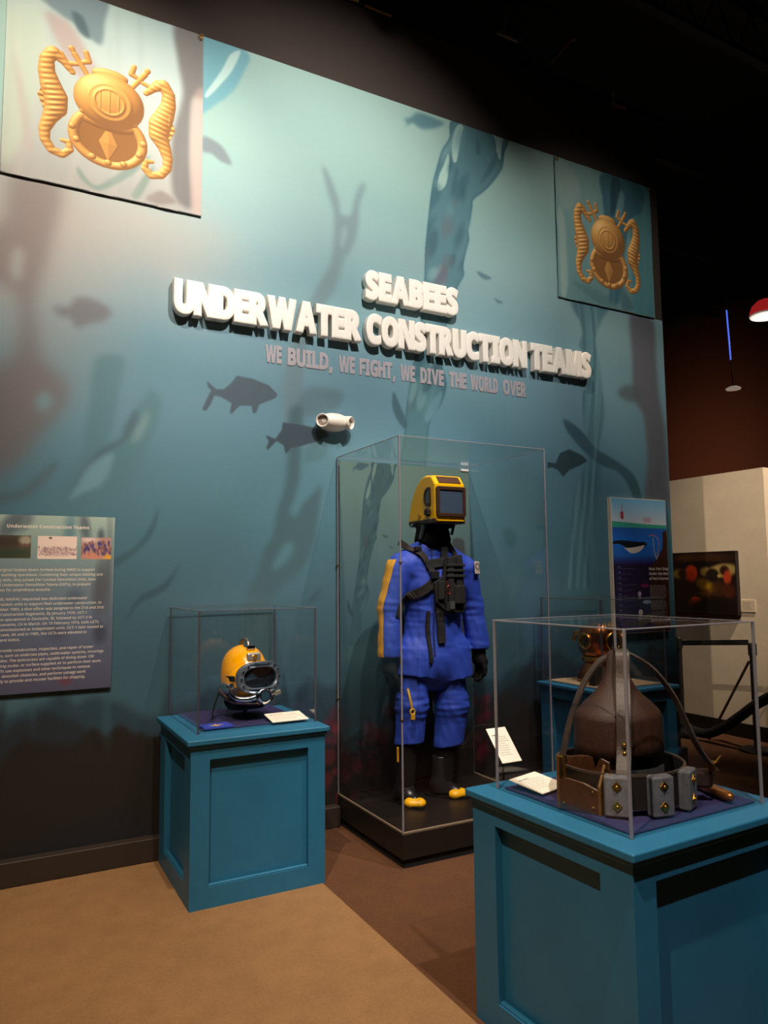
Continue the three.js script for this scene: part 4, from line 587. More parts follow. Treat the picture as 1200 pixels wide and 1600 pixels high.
  for (const s of [-1, 1]) {
    const w = s < 0 ? WL : WR, [X, Y, Z] = w, F = [[0.036, -0.02, 0.0], [0.014, -0.008, 0.002], [-0.01, -0.012, 0.002], [-0.032, -0.03, 0.0]];
    const f = (x, y, z) => { let d = cap3(x, y, z, [X, Y + 0.02, Z], [X + s * 0.005, Y - 0.09, Z + 0.005], 0.055, 0.042); const pq = [X + s * 0.006, Y - 0.13, Z + 0.012]; d = smin(d, capsule(x, y, z, pq[0], pq[1] + 0.03, pq[2] - 0.022, pq[0], pq[1] + 0.02, pq[2] + 0.03, 0.036, 0.036), 0.03);
      for (let i = 0; i < 4; i++) { const zz = pq[2] + 0.042 - i * 0.026, L = [0.085, 0.1, 0.095, 0.075][i], k = [pq[0], pq[1] - 0.015, zz], m = [pq[0] - s * 0.008, pq[1] - 0.015 - L * 0.5, zz + 0.004], e = [pq[0] - s * 0.035, pq[1] - 0.015 - L * 0.85, zz + 0.006]; d = smin(d, Math.min(cap3(x, y, z, k, m, 0.0145, 0.0135), cap3(x, y, z, m, e, 0.0135, 0.0115)), 0.008); }
      d = smin(d, Math.min(cap3(x, y, z, [pq[0], pq[1] + 0.015, pq[2] + 0.045], [pq[0] - s * 0.012, pq[1] - 0.02, pq[2] + 0.075], 0.017, 0.0155), cap3(x, y, z, [pq[0] - s * 0.012, pq[1] - 0.02, pq[2] + 0.075], [pq[0] - s * 0.02, pq[1] - 0.055, pq[2] + 0.078], 0.0155, 0.0125)), 0.012); return d; };
    part('glove', sdfMesh(f, [X - 0.1, Y - 0.27, Z - 0.1], [X + 0.1, Y + 0.08, Z + 0.13], 76), M.rubber, o);
  }
  for (const [X, Z, turn] of [[-0.228, 0.0, 0.12], [0.055, -0.01, 0.75]]) {
    const b = new THREE.Group(); b.position.set(X, 0, Z); b.rotation.y = turn; b.name = 'boot'; o.add(b);
    const shaft = (x, y, z) => { let d = capsule(x, y, z, 0, 0.24, -0.01, 0, 0.1, -0.01, 0.058, 0.056); d = smin(d, capsule(x, y, z, 0, 0.055, -0.03, 0, 0.035, 0.09, 0.05, 0.032), 0.06); return Math.max(Math.max(d, 0.012 - y), y - 0.255); };
    part('upper', sdfMesh(shaft, [-0.09, 0, -0.11], [0.09, 0.28, 0.17], 56), std(0x1d1b1f, 0.32), b);
    part('toe_cap', sdfMesh((x, y, z) => Math.max(smin(capsule(x, y * 1.5, z, -0.014, 0.035, 0.085, 0.014, 0.035, 0.115, 0.05, 0.046), 1, 0.01), Math.max(0.003 - y, 0.055 - z)), [-0.09, -0.01, 0.03], [0.09, 0.11, 0.19], 44), std(0xf0b010, 0.4), b);
    part('sole', new THREE.ExtrudeGeometry(new THREE.Shape(new THREE.EllipseCurve(0, -0.03, 0.055, 0.15).getPoints(32)), { depth: 0.014, bevelEnabled: false }).rotateX(-Math.PI / 2), M.rubber, b);
    part('lace_hook', [0.1, 0.14, 0.18].map((y) => rod([-0.02, y, 0.055 - (y - 0.1) * 0.12], [0.02, y + 0.008, 0.055 - (y - 0.1) * 0.12], 0.004, 8)), M.chrome, b);
  }
  part('zip', tube([[0, 1.64], [-0.012, 1.5], [-0.012, 1.3], [-0.02, 1.1], [-0.03, 0.92]].map(([x, y]) => [x - 0.06, y, surfZ(x - 0.06, y) + 0.003]), 0.005, 60, 8), std(0x16245c, 0.6), o);
  part('lanyard', [tube([[-0.262, 0.72, 0.1], [-0.262, 0.66, 0.13], [-0.255, 0.6, 0.14]], 0.008), new THREE.TorusGeometry(0.016, 0.006, 8, 18).translate(-0.253, 0.585, 0.142), rb(0.03, 0.04, 0.016, 0.006, -0.252, 0.555, 0.144, 2)], std(0xb8901c, 0.5), o);
  part('ankle_tab', rb(0.012, 0.09, 0.012, 0.003, -0.298, 0.31, 0.03, 1), std(0xe0a010, 0.6), o);
}
// yellow box-shaped helmet on the suit
{
  const o = thing('suit_helmet', 'boxy yellow diving helmet with a square visor, worn by the blue suit', 'helmet', [2.592, 1.955, 0.42]);
  const S = new THREE.Shape(); S.moveTo(0.158, 0.02); S.lineTo(0.158, 0.235); S.lineTo(0.118, 0.285); S.lineTo(0.05, 0.292); S.bezierCurveTo(-0.03, 0.285, -0.1, 0.2, -0.135, 0.11); S.bezierCurveTo(-0.15, 0.07, -0.155, 0.05, -0.155, 0.02); S.closePath();
  const shell = new THREE.ExtrudeGeometry(S, { depth: 0.188, bevelEnabled: true, bevelSize: 0.016, bevelThickness: 0.022, bevelSegments: 5, curveSegments: 20 }).translate(0, 0, -0.094).rotateY(-Math.PI / 2);
  part('shell', shell, M.yellow, o);
  const darkTrim = std(0x3a2418, 0.45);
  part('lower_band', rb(0.236, 0.036, 0.34, 0.012, 0, 0.006, 0, 3), darkTrim, o);
  part('roof_panel', rb(0.17, 0.006, 0.06, 0.002, 0, 0, 0, 1).rotateX(0.87).translate(0, 0.27, 0.152), std(0x4a2c1c, 0.4), o);
  // front window
  const fr = new THREE.Shape(); const rr = (s, w, h, r) => { s.moveTo(-w + r, -h); s.lineTo(w - r, -h); s.quadraticCurveTo(w, -h, w, -h + r); s.lineTo(w, h - r); s.quadraticCurveTo(w, h, w - r, h); s.lineTo(-w + r, h); s.quadraticCurveTo(-w, h, -w, h - r); s.lineTo(-w, -h + r); s.quadraticCurveTo(-w, -h, -w + r, -h); return s; };
  rr(fr, 0.108, 0.094, 0.014); fr.holes.push(rr(new THREE.Path(), 0.091, 0.077, 0.01));
  const visor = part('visor_frame', new THREE.ExtrudeGeometry(fr, { depth: 0.012, bevelEnabled: true, bevelSize: 0.003, bevelThickness: 0.003, bevelSegments: 2 }).translate(0, 0.128, 0.172), darkTrim, o);
  part('visor_glass', rb(0.184, 0.156, 0.004, 0.001, 0, 0.128, 0.178, 1), std(0x3d4a5e, 0.08, { clearcoat: 1, clearcoatRoughness: 0.03 }), visor);
  // side ports and knobs
  for (const s of [-1, 1]) {
    const P = new THREE.Shape(); P.moveTo(0.03, -0.05); P.lineTo(0.03, 0.045); P.quadraticCurveTo(0.03, 0.06, 0.01, 0.06); P.quadraticCurveTo(-0.05, 0.055, -0.05, -0.005); P.quadraticCurveTo(-0.05, -0.06, 0.0, -0.062); P.quadraticCurveTo(0.03, -0.064, 0.03, -0.05);
    const Q = new THREE.Path(P.getPoints(8).map((p) => new THREE.Vector2(p.x * 0.72 - 0.002, p.y * 0.76))); const R = P.clone(); R.holes.push(Q);
    const side = (g) => g.rotateY(-Math.PI / 2).scale(1, 1, 1).translate(s * 0.116 + 0.0, 0.165, 0.09);
    const f = part('side_port', side(new THREE.ExtrudeGeometry(R, { depth: 0.01, bevelEnabled: true, bevelSize: 0.002, bevelThickness: 0.002, bevelSegments: 1 }).translate(0, 0, -0.005)), darkTrim, o);
    part('port_glass', side(new THREE.ExtrudeGeometry(new THREE.Shape(Q.getPoints(8)), { depth: 0.004, bevelEnabled: false }).translate(0, 0, -0.002)), std(0x2a3040, 0.1, { clearcoat: 1 }), f);
    const k = part('side_knob', cyl(0.022, 0.024, 0.03, 0, 0, 0, 12).rotateZ(Math.PI / 2).translate(s * 0.125, 0.062, 0.095), std(0x1c1614, 0.5), o); part('knob_grip', [0, 1, 2, 3, 4, 5].map((i) => rb(0.034, 0.008, 0.008, 0.002, s * 0.125, 0.062 + 0.023 * Math.cos(i * 1.047), 0.095 + 0.023 * Math.sin(i * 1.047), 1)), std(0x241a16, 0.5), k);
    part('screw_boss', cyl(0.016, 0.018, 0.014, 0, 0, 0, 20).rotateZ(Math.PI / 2).translate(s * 0.115, 0.05, -0.02), std(0xb9860c, 0.4), o);
    part('latch', [rb(0.03, 0.02, 0.03, 0.006, s * 0.112, -0.012, -0.12, 2), cyl(0.007, 0.007, 0.02, s * 0.118, -0.004, -0.1, 10)], M.steel, o);
  }
  part('neck_ring', lathe([[0.07, -0.03], [0.115, -0.03], [0.118, -0.012], [0.105, -0.01], [0.07, -0.01]], 36), M.rubber, o);
}

// ---------------------------------------------------------------- yellow helmet with an oval face port
{
  const o = thing('dive_helmet', 'glossy yellow dive helmet with chrome oval face port on the small pedestal', 'helmet', [1.315, PH + 0.009, 0.36], 0.16);
  const base = part('stand', [cyl(0.012, 0.012, 0.05, 0, 0.03, 0), lathe([[0, 0], [0.075, 0], [0.075, 0.008], [0.02, 0.014], [0, 0.014]], 32)], M.blackMatte, o);
  const H = new THREE.Group(); H.name = 'helmet'; H.position.set(0, 0.21, 0); H.rotation.x = -0.06; o.add(H);
  const orange = std(0xf5a800, 0.2, { clearcoat: 0.7, clearcoatRoughness: 0.06 });
  const shell = (x, y, z) => { let d = (Math.hypot(x / 0.122, (y - 0.065) / 0.128, (z + 0.02) / 0.145) - 1) * 0.122; d = smin(d, (Math.hypot(x / 0.13, (y + 0.03) / 0.11, z / 0.15) - 1) * 0.11, 0.06); d = smin(d, capsule(x, y, z, -0.05, 0.0, 0.07, 0.05, 0.0, 0.07, 0.072, 0.072), 0.05); return Math.max(d, -0.115 - y); };
  part('shell', sdfMesh(shell, [-0.17, -0.15, -0.2], [0.17, 0.22, 0.21], 84), orange, H);
  // face port: an oval, bolted clamp ring around dark glass
  const oval = (a, b, n = 64) => { const p = []; for (let i = 0; i < n; i++) { const t = i / n * Math.PI * 2, c = Math.cos(t), s = Math.sin(t); p.push(new THREE.Vector2(a * Math.sign(c) * Math.abs(c) ** 0.8, b * Math.sign(s) * Math.abs(s) ** 0.8 - 0.014 * (1 - Math.abs(c)) * (s < 0 ? -0.6 : 0.2))); } return p; };
  const ring = new THREE.Shape(oval(0.127, 0.088)); ring.holes.push(new THREE.Path(oval(0.104, 0.066)));
  const bend = (g) => { const p = g.attributes.position; for (let i = 0; i < p.count; i++) p.setZ(i, p.getZ(i) - 2.2 * p.getX(i) ** 2); g.computeVertexNormals(); return g; };
  const port = part('face_ring', bend(new THREE.ExtrudeGeometry(ring, { depth: 0.022, bevelEnabled: true, bevelSize: 0.005, bevelThickness: 0.006, bevelSegments: 3, curveSegments: 40 })).translate(0, 0.012, 0.182), std(0x8b98a8, 0.34, { metalness: 0.75 }), H);
  part('face_glass', bend(new THREE.ExtrudeGeometry(new THREE.Shape(oval(0.105, 0.067)), { depth: 0.006, bevelEnabled: false, curveSegments: 40 })).translate(0, 0.012, 0.189), std(0x14181d, 0.06, { clearcoat: 1, clearcoatRoughness: 0.02 }), port);
  for (let i = 0; i < 14; i++) { const q = oval(0.116, 0.077, 14)[i]; part('bolt', cyl(0.0055, 0.0055, 0.012, 0, 0, 0, 6).rotateX(Math.PI / 2).translate(q.x, q.y + 0.012, 0.214 - 2.2 * q.x ** 2), M.chrome, port); }
  part('top_plate', rb(0.085, 0.05, 0.03, 0.012, 0, 0.112, 0.118, 3).rotateX(-0.1), std(0xe6e2dc, 0.3, { metalness: 0.85 }), H); part('plate_screw', cyl(0.012, 0.012, 0.012, 0, 0, 0, 12).rotateX(1.2).translate(0.0, 0.125, 0.13), M.brass, H);
  part('handle', new THREE.TorusGeometry(0.05, 0.011, 12, 28, Math.PI).rotateY(Math.PI / 2).scale(1, 0.9, 1).translate(0, 0.178, 0.0), std(0x8a8884, 0.3, { metalness: 0.8 }), H);
  part('weight', rb(0.05, 0.03, 0.06, 0.008, 0.0, 0.178, 0.055, 3), M.chrome, H);
  // breathing side: side block, pipe, regulator
  const sb = part('side_block', [rb(0.05, 0.045, 0.09, 0.01, -0.135, -0.035, 0.055, 3), cyl(0.018, 0.018, 0.09, 0, 0, 0, 20).rotateX(Math.PI / 2).translate(-0.15, -0.05, 0.1)], M.chrome, H);
  part('valve_knob', [lathe([[0, 0], [0.022, 0], [0.024, 0.008], [0.024, 0.02], [0.018, 0.026], [0, 0.026]], 24).rotateX(Math.PI / 2).translate(-0.15, -0.05, 0.14)], std(0x35302e, 0.4), sb); part('side_strap', rb(0.012, 0.03, 0.1, 0.004, -0.128, 0.012, 0.07, 2), M.rubber, sb);
  part('bent_tube', tube([[-0.15, -0.06, 0.12], [-0.13, -0.09, 0.16], [-0.085, -0.098, 0.19], [-0.04, -0.09, 0.2]], 0.017, 40, 14), M.chrome, H);
  part('chin_yoke', tube([[-0.14, -0.06, -0.03], [-0.12, -0.105, 0.08], [-0.05, -0.118, 0.15], [0.05, -0.118, 0.15], [0.12, -0.105, 0.08], [0.14, -0.06, -0.03]], 0.02, 60, 12), std(0xb08a78, 0.2, { metalness: 1 }), H);
  const reg = part('regulator', lathe([[0, 0], [0.04, 0], [0.048, 0.008], [0.048, 0.03], [0.04, 0.042], [0.028, 0.046], [0.026, 0.042], [0, 0.042]], 36).rotateX(Math.PI / 2).translate(0.015, -0.088, 0.165), M.chrome, H);
  part('purge_cover', cyl(0.026, 0.026, 0.006, 0, 0, 0, 28).rotateX(Math.PI / 2).translate(0.015, -0.088, 0.209), std(0x3f6178, 0.35, { metalness: 0.6 }), reg);
  part('adjust_knob', [rod([0.06, -0.085, 0.185], [0.088, -0.082, 0.18], 0.007), rod([0.085, -0.082, 0.18], [0.125, -0.078, 0.172], 0.0145)], std(0xcfc8bd, 0.25, { metalness: 0.8 }), reg);
  part('neck_clamp', lathe([[0.06, -0.17], [0.1, -0.165], [0.118, -0.14], [0.125, -0.115], [0.06, -0.115]], 40), M.rubber, H);
  part('air_hose', tube([[-0.12, -0.03, -0.03], [-0.16, -0.09, -0.03], [-0.2, -0.16, 0.0], [-0.225, -0.195, 0.04]], 0.0045, 50, 10), M.rubber, H);
}

// ---------------------------------------------------------------- leather harness with weight belt on its form
{
  const o = thing('diving_harness', 'brown leather diving harness and lead weight belt on a display form', 'harness', [1.995, PH + 0.009, 2.555], RT);
  const leather = std(0x4a2c1e, 0.5, { map: rep(leatherTone, 3, 3), bumpMap: rep(fineGrain, 8, 8), bumpScale: 0.001 }), strapM = std(0x56463c, 0.5, { map: rep(leatherTone, 4, 4), bumpMap: rep(fineGrain, 8, 8), bumpScale: 0.0008 });
  const ringed = (prof, y0, y1, n = 44) => { const g = lathe(prof, n); const p = g.attributes.position; for (let i = 0; i < p.count; i++) { const x = p.getX(i), z = p.getZ(i); p.setZ(i, z * 0.82); } g.computeVertexNormals(); return g; };
  part('form_base', ringed([[0, 0], [0.16, 0], [0.165, 0.06], [0.167, 0.135], [0, 0.135]]), M.blackMatte, o);
  part('leather_bib', ringed([[0.0, 0.13], [0.168, 0.13], [0.17, 0.2], [0.166, 0.285], [0.156, 0.305], [0.13, 0.33], [0.1, 0.353], [0.074, 0.38], [0.056, 0.41], [0.042, 0.455], [0.033, 0.5], [0.026, 0.512], [0, 0.514]]), leather, o);
  // belt around the form
  const A = 0.225, B = 0.215, E = (t, k = 1, y = 0.1) => [A * k * Math.sin(t), y, B * k * Math.cos(t)];
  const band = (y0, y1, k0, k1, t0, t1, mat, name, n = 60) => { const pos = [], idx = []; for (let i = 0; i <= n; i++) { const t = t0 + (t1 - t0) * i / n; for (const [k, y] of [[k0, y0], [k1, y0], [k1, y1], [k0, y1]]) pos.push(...E(t, k, y)); } for (let i = 0; i < n; i++) for (let j = 0; j < 4; j++) { const a = i * 4 + j, b = i * 4 + (j + 1) % 4; idx.push(a, a + 4, b, b, a + 4, b + 4); } let g = new THREE.BufferGeometry(); g.setAttribute('position', new THREE.Float32BufferAttribute(pos, 3)); g.setIndex(idx); g = g.toNonIndexed(); g.computeVertexNormals(); return part(name, uvKeep(g), mat, o); };
  band(0.02, 0.128, 0.97, 1.0, 0, Math.PI * 2, std(0x241a17, 0.6, { map: rep(leatherTone, 4, 4) }), 'belt', 90);
  band(0.124, 0.132, 0.965, 1.006, 0, Math.PI * 2, strapM, 'belt_edge', 90);
  const lead = std(0x8f8f96, 0.6, { map: rep(leatherTone, 1, 1), bumpMap: fineGrain, bumpScale: 0.002 });
  for (const t of [-0.86, -0.26, 0.34, 1.9, 2.6]) {
    const w = new THREE.Group(); w.name = 'lead_weight'; const [x, y, z] = E(t, 1.07, 0.0); w.position.set(x, 0.003, z); w.rotation.y = t; o.add(w);
    part('block', rb(0.082, 0.13, 0.04, 0.009, 0, 0.065, 0, 3), lead, w);
    for (const yy of [0.036, 0.098]) { const pl = part('rivet_plate', rb(0.024, 0.024, 0.004, 0.0012, 0, 0, 0, 1).rotateZ(Math.PI / 4).translate(0, yy, 0.021), M.brass, w); part('rivet', new THREE.SphereGeometry(0.0055, 12, 8).translate(0, yy, 0.024), M.brass, pl); }
  }
  { // folded leather pouch with pale cut edges
    const p = new THREE.Group(); p.name = 'leather_pouch'; const [x, y, z] = E(-1.44, 0.9); p.position.set(x, 0.002, z); p.rotation.y = -1.2; o.add(p);
    const tan = std(0x5e3819, 0.45, { map: rep(leatherTone, 2, 2), bumpMap: fineGrain, bumpScale: 0.001 }), tan2 = std(0x7c5322, 0.4, { map: rep(leatherTone, 2, 2) });
    const wall = (pts, dep, mat, name, tf) => { const g = new THREE.ExtrudeGeometry(new THREE.Shape(pts.map((q) => new THREE.Vector2(...q))), { depth: dep, bevelEnabled: true, bevelSize: 0.002, bevelThickness: 0.002, bevelSegments: 1 }); tf(g); return part(name, g, mat, p); };
    wall([[-0.07, 0], [0.07, 0], [0.075, 0.15], [0.04, 0.165], [-0.03, 0.16], [-0.075, 0.15]], 0.006, tan, 'back_wall', (g) => g.translate(0, 0, -0.04));
    wall([[-0.07, 0], [0.07, 0], [0.07, 0.075], [0.02, 0.092], [-0.04, 0.1], [-0.07, 0.088]], 0.006, tan, 'front_wall', (g) => g.translate(0, 0, 0.042));
    wall([[-0.045, 0.0], [0.05, 0.0], [0.05, 0.09], [0.0, 0.15], [-0.045, 0.165]], 0.006, tan2, 'side_wall', (g) => g.rotateY(Math.PI / 2).translate(-0.075, 0, 0.004)); wall([[-0.05, 0.0], [0.045, 0.0], [0.06, 0.07], [0.04, 0.12], [0.0, 0.15], [-0.05, 0.09]], 0.006, tan2, 'side_wall', (g) => g.rotateY(Math.PI / 2).translate(0.07, 0, 0.004));
    part('bottom', rb(0.145, 0.006, 0.09, 0.002, 0, 0.004, 0.002, 1), tan, p); part('stud', [[-0.05, 0.02, 0.052], [0.05, 0.02, 0.052], [0.05, 0.07, 0.052]].map((q) => new THREE.SphereGeometry(0.004, 10, 8).translate(...q)), M.brass, p);
  }
  // straps from the top of the bib
  function ribbon(pts, side, width, thick, mat, name) { const cu = new THREE.CatmullRomCurve3(pts.map((q) => V(...q))), n = 40, pos = [], idx = []; for (let i = 0; i <= n; i++) { const p = cu.getPoint(i / n), t = cu.getTangent(i / n), s = V(...side), w = s.clone().addScaledVector(t, -s.dot(t)).normalize(), q = w.clone().cross(t).normalize(); for (const [a, b] of [[-1, -1], [1, -1], [1, 1], [-1, 1]]) { const v = p.clone().addScaledVector(w, a * width / 2).addScaledVector(q, b * thick / 2); pos.push(v.x, v.y, v.z); } } for (let i = 0; i < n; i++) for (let j = 0; j < 4; j++) { const a = i * 4 + j, b = i * 4 + (j + 1) % 4; idx.push(a, b, a + 4, b, b + 4, a + 4); } idx.push(0, 2, 1, 0, 3, 2, n * 4, n * 4 + 1, n * 4 + 2, n * 4, n * 4 + 2, n * 4 + 3); let g = new THREE.BufferGeometry(); g.setAttribute('position', new THREE.Float32BufferAttribute(pos, 3)); g.setIndex(idx); g = g.toNonIndexed(); g.computeVertexNormals(); return part(name, uvKeep(g), mat, o); }
  const vw = (a, y, t) => [0.69 * a - 0.72 * t, y, 0.72 * a + 0.69 * t];
  ribbon([vw(0.012, 0.515, 0.0), vw(0.02, 0.512, 0.06), vw(0.018, 0.42, 0.092), vw(0.014, 0.31, 0.158), vw(0.01, 0.2, 0.178), vw(0.004, 0.13, 0.226), vw(0.0, 0.06, 0.238)], [0.69, 0, 0.72], 0.046, 0.006, strapM, 'front_strap');
  part('strap_stud', [vw(0.012, 0.218, 0.182), vw(0.012, 0.192, 0.186)].map((q) => new THREE.SphereGeometry(0.008, 14, 10).translate(...q)), M.brass, o);
  ribbon([vw(0.0, 0.5, -0.02), vw(-0.05, 0.478, 0), vw(-0.105, 0.41, 0.01), vw(-0.142, 0.33, 0.02), vw(-0.172, 0.24, 0.02), vw(-0.2, 0.12, 0.03)], [-0.3, 0, 1], 0.034, 0.006, strapM, 'shoulder_strap');
  ribbon([vw(0.0, 0.513, -0.02), vw(0.05, 0.5, 0), vw(0.116, 0.457, 0), vw(0.185, 0.365, 0), vw(0.225, 0.272, 0.0), vw(0.266, 0.18, 0), vw(0.315, 0.11, 0)], [-0.3, 0, 1], 0.034, 0.006, strapM, 'shoulder_strap');
  part('strap_buckle', [rb(0.04, 0.01, 0.03, 0.003, -0.155, 0.135, -0.12, 2), rb(0.03, 0.03, 0.03, 0.004, 0.214, 0.125, 0.222, 2), rod([0.21, 0.13, 0.225], [0.234, 0.16, 0.24], 0.004, 8)], M.brass, o);
  part('side_pocket', rb(0.11, 0.06, 0.05, 0.014, 0.25, 0.075, 0.03, 3).rotateY(-0.6), leather, o);
  part('copper_rivet', [[-0.19, 0.128, 0.13], [0.1, 0.128, 0.198]].map((q) => new THREE.SphereGeometry(0.007, 12, 8).translate(...q)), M.copper, o);
}
{ // brass knife sheath
  const o = thing('knife_sheath', 'polished brass knife sheath lying beside the leather harness', 'knife sheath', [2.285, PH + 0.031, 2.705], 0);
  part('tube', lathe([[0, -0.1], [0.016, -0.1], [0.0185, -0.095], [0.0185, 0.07], [0.017, 0.09], [0.012, 0.102], [0.006, 0.107], [0, 0.108]], 28).rotateZ(-Math.PI / 2).rotateY(-1.85), M.copper, o);
  part('collar', new THREE.TorusGeometry(0.02, 0.004, 10, 24).rotateY(Math.PI / 2).translate(-0.09, 0, 0).rotateY(-1.85), M.brass, o);
}

// ---------------------------------------------------------------- copper helmet behind
{
  const o = thing('copper_helmet', 'polished copper hard hat diving helmet on the pedestal beside the partition', 'helmet', [4.055, PH + 0.009, 0.37], -0.1);
  const cop = std(0xb86a38, 0.26, { metalness: 1 });
  const br = lathe([[0, 0.0], [0.18, 0.0], [0.185, 0.02], [0.175, 0.06], [0.15, 0.11], [0.12, 0.14], [0.118, 0.16], [0, 0.16]], 48); { const p = br.attributes.position; for (let i = 0; i < p.count; i++) p.setZ(i, p.getZ(i) * 0.8); br.computeVertexNormals(); } part('breastplate', br, cop, o);
  part('collar_ring', lathe([[0.1, 0.15], [0.135, 0.15], [0.14, 0.165], [0.135, 0.185], [0.1, 0.185]], 48), M.brass, o);
  part('bonnet', lathe([[0.118, 0.18], [0.15, 0.22], [0.163, 0.29], [0.155, 0.36], [0.125, 0.42], [0.07, 0.455], [0, 0.465]], 48), cop, o);
  const port = (ry, rx, r, n) => { const q = new THREE.Group(); q.name = n; q.position.set(0, 0.3, 0); q.rotation.order = 'YXZ'; q.rotation.set(rx, ry, 0); o.add(q); part('rim', new THREE.TorusGeometry(r, 0.012, 12, 32).translate(0, 0, 0.162), M.brass, q); part('sleeve', cyl(r, r * 1.05, 0.04, 0, 0, 0, 32).rotateX(Math.PI / 2).translate(0, 0, 0.14), cop, q); part('glass', cyl(r * 0.86, r * 0.86, 0.004, 0, 0, 0, 32).rotateX(Math.PI / 2).translate(0, 0, 0.163), std(0x1a1d20, 0.08), q); part('guard_bar', [-1, 0, 1].map((i) => rod([i * r * 0.4, -r * 0.8, 0.172], [i * r * 0.4, r * 0.8, 0.172], 0.004, 8)), M.brass, q); };
  port(0, 0, 0.06, 'face_port'); port(1.4, 0, 0.05, 'side_port'); port(-1.4, 0, 0.05, 'side_port'); port(0, -0.75, 0.045, 'top_port');
  for (let i = 0; i < 10; i++) { const a = i / 10 * Math.PI * 2; part('stud', cyl(0.008, 0.008, 0.03, 0.168 * Math.sin(a), 0.055, 0.135 * Math.cos(a), 8), M.brass, o); }
  part('air_elbow', tube([[-0.06, 0.36, -0.12], [-0.09, 0.34, -0.17], [-0.09, 0.29, -0.19]], 0.018), M.brass, o);
}
{ const d = thing('driftwood_block', 'dark wooden block beside the copper helmet', 'block', [3.86, PH + 0.009, 0.52], 0.3); part('block', rb(0.12, 0.13, 0.05, 0.01, 0, 0.065, 0, 2), std(0x2a1c14, 0.6), d); part('cap', rb(0.124, 0.01, 0.054, 0.003, 0, 0.135, 0, 1), M.copper, d); }

// ---------------------------------------------------------------- partition: painting, plaque, barrier
{
  const W = 760, Hh = 640, [c, g] = canvas(W, Hh); g.fillStyle = '#20120c'; g.fillRect(0, 0, W, Hh);
  const bl = (x, y, rx, ry, r, col, b, a = 0.95) => blob(g, x, y, rx, ry, r, col, a, b * 1.6);
  bl(380, 60, 420, 60, 0, '#3d2412', 12); bl(180, 40, 120, 30, 0, '#54370f', 14, 0.7); bl(380, 120, 400, 30, 0, '#140b07', 8); bl(620, 190, 190, 70, -0.1, '#b09a58', 10); bl(100, 220, 120, 50, 0, '#8a7434', 12, 0.8); bl(420, 200, 60, 50, 0, '#a5894a', 10, 0.8);
  bl(250, 210, 75, 85, 0, '#b8360e', 8); bl(240, 260, 60, 60, 0, '#8f2408', 10, 0.7); bl(140, 220, 50, 60, 0, '#2a160c', 10); bl(500, 240, 80, 70, 0, '#1c100c', 8); bl(640, 190, 50, 50, 0, '#2a120c', 8); bl(670, 260, 45, 80, 0.1, '#c0421c', 8); bl(575, 245, 18, 20, 0, '#c8a060', 4);
  bl(400, 330, 110, 60, 0.3, '#6a4a10', 12, 0.9); bl(470, 370, 80, 50, 0, '#a07c18', 12, 0.9); bl(560, 380, 80, 90, 0, '#4a280e', 14, 0.8); bl(680, 400, 70, 80, 0, '#5a2410', 14, 0.8); bl(170, 400, 140, 110, 0, '#241208', 16); bl(300, 500, 70, 34, 0.1, '#c8360a', 8); bl(250, 530, 60, 24, 0, '#7a240a', 10); bl(500, 560, 320, 90, 0, '#140a06', 18); bl(420, 420, 90, 40, 0, '#5c3410', 14, 0.8);
  g.filter = 'none'; g.globalAlpha = 1;
  const o = thing('framed_picture', 'dark square picture with orange shapes hanging on the white partition', 'picture', [6.6, 1.19, -0.68], -Math.PI / 2);
  part('frame', rb(0.8, 0.65, 0.05, 0.006, 0, 0.325, 0.026, 2), std(0x1c1014, 0.5), o); part('canvas', new THREE.PlaneGeometry(0.78, 0.63).translate(0, 0.325, 0.0525), std(0xffffff, 0.5, { map: ctex(c) }), o);
  const [c2, g2] = canvas(160, 120); g2.fillStyle = '#dccab2'; g2.fillRect(0, 0, 160, 120); g2.fillStyle = '#8d7d6c'; for (let i = 0; i < 6; i++) g2.fillRect(18, 22 + i * 14, 70 + rnd() * 50, 4);
  const q = thing('wall_plaque', 'small cream caption plaque on the white partition beside the picture', 'plaque', [6.6, 1.23, -0.2], -Math.PI / 2);
  part('plate', rb(0.16, 0.12, 0.008, 0.002, 0, 0.06, 0.005, 1), std(0xd8c6ae, 0.6), q); part('print', new THREE.PlaneGeometry(0.156, 0.116).translate(0, 0.06, 0.0095), std(0xffffff, 0.6, { map: ctex(c2) }), q);
}
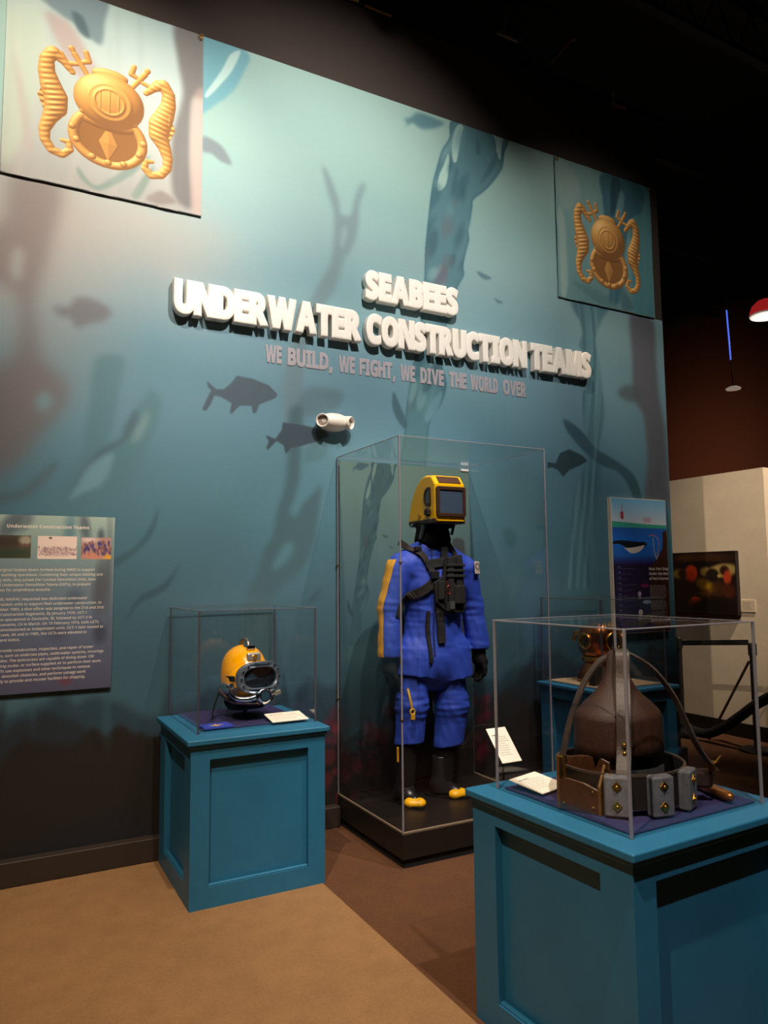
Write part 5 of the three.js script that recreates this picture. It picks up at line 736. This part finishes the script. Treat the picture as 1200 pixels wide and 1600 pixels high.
{
  const iron = std(0x050506, 0.6);
  const post = (x, z, label) => { const o = thing('barrier_post', label, 'barrier post', [x, 0, z]); part('base', lathe([[0, 0], [0.15, 0], [0.155, 0.012], [0.14, 0.024], [0.04, 0.036], [0, 0.036]], 36), iron, o); part('pole', cyl(0.028, 0.028, 0.86, 0, 0.45, 0, 24), iron, o); part('belt_head', [cyl(0.037, 0.037, 0.1, 0, 0.91, 0, 24), cyl(0.03, 0.037, 0.012, 0, 0.966, 0, 24)], iron, o); return o; };
  post(6.2, -0.72, 'black barrier post near the mural wall end, in front of the white partition'); post(6.2, 0.1, 'black barrier post beside the partition corner'); post(6.08, 0.62, 'black barrier post standing clear of the partition, holding the rope end');
  single('barrier_belt', bx(0.004, 0.05, 0.75).rotateX(-0.08).translate(6.2, 0.945, -0.31), M.blackMatte, 'flat black belt stretched between the two barrier posts', 'barrier belt');
  single('barrier_rope', tube([[6.1, 0.2, -0.7], [6.1, 0.1, -0.55], [6.13, 0.075, -0.4], [6.12, 0.16, -0.2], [6.11, 0.3, 0.0], [6.1, 0.45, 0.2], [6.08, 0.6, 0.46], [6.08, 0.66, 0.54]], 0.045, 60, 14), M.blackMatte, 'thick black rope sagging low in front of the partition', 'barrier rope');
  single('barrier_strut', rod([6.2, 0.8, 0.06], [6.22, 0.005, -0.43], 0.012), std(0x4a2f26, 0.6), 'thin slanting rod below the black barrier belt', 'rod');
}
// ---------------------------------------------------------------- hanging lamps in the dark gallery
{
  const o = thing('pendant_lamp', 'pendant lamp with red cap and white shade hanging in the dark gallery', 'pendant lamp', [8.35, 4.7, -1]);
  o.scale.set(0.85, 1, 0.85);
  part('cord', rod([0, 0.25, 0], [0, 2.4, 0], 0.008), std(0x2a2622, 0.7), o);
  part('cap', lathe([[0, 0.3], [0.05, 0.295], [0.12, 0.27], [0.19, 0.21], [0.22, 0.14], [0.222, 0.1], [0, 0.1]], 36), std(0xa01820, 0.5, { emissive: new THREE.Color(0.5, 0.02, 0.02), emissiveIntensity: 0.5 }), o); part('shade', lathe([[0.222, 0.1], [0.228, 0.095], [0.215, 0.075], [0.15, 0.06], [0, 0.055]], 36), std(0xd9d2c8, 0.5, { emissive: new THREE.Color(1, 0.9, 0.8), emissiveIntensity: 0.12 }), o);  // red glow added to the cap so its colour shows without a lamp on it
  const l = new THREE.PointLight(NEUTRAL, 0.8); l.position.set(8.35, 4.55, -1); l.castShadow = true; l.shadow.radius = 6; l.name = 'pendant_glow'; scene.add(l);
  const p = thing('pendant_lamp', 'small pale disc lamp on a blue lit cable in the dark gallery', 'pendant lamp', [7.65, 3.78, -1]);
  part('cable', [rod([0, 0.03, 0], [-0.02, 0.35, 0], 0.006), rod([-0.05, 0.95, 0], [-0.1, 3.2, 0], 0.006)], std(0x1a1820, 0.7), p); part('lit_cable', rod([-0.02, 0.35, 0], [-0.05, 0.95, 0], 0.008), std(0x10204a, 0.5, { emissive: new THREE.Color(0.08, 0.16, 0.9), emissiveIntensity: 1.1 }), p); part('disc', lathe([[0, 0.03], [0.05, 0.028], [0.085, 0.01], [0.08, -0.006], [0, -0.01]], 30), std(0xb59a88, 0.5, { emissive: new THREE.Color(1, 0.8, 0.65), emissiveIntensity: 0.18 }), p);
  const w = thing('wall_washer', 'amber wall washer lamp glowing low in the far gallery', 'lamp', [10.2, 2.9, -5.2]); part('housing', rb(0.3, 0.12, 0.14, 0.02), M.black, w); part('lens', new THREE.PlaneGeometry(0.26, 0.1).rotateX(-Math.PI / 2).translate(0, 0.0625, 0), std(0xff9050, 0.5, { emissive: new THREE.Color(1, 0.4, 0.2), emissiveIntensity: 1 }), w); part('stem', rod([0, -0.06, 0], [0, -2.9, 0], 0.02), M.black, w);
  const r = new THREE.SpotLight(new THREE.Color(1, 0.4, 0.18), 45, 0, rad(48), 1, 2); r.position.set(10.2, 2.99, -5.2); r.target.position.set(13, 3.7, -5.6); scene.add(r.target); r.castShadow = true; r.shadow.radius = 4; r.name = 'washer_glow'; scene.add(r);
}

scene.traverse((o) => { if (o.isMesh) o.castShadow = o.receiveShadow = true; });
renderer.render(scene, camera);
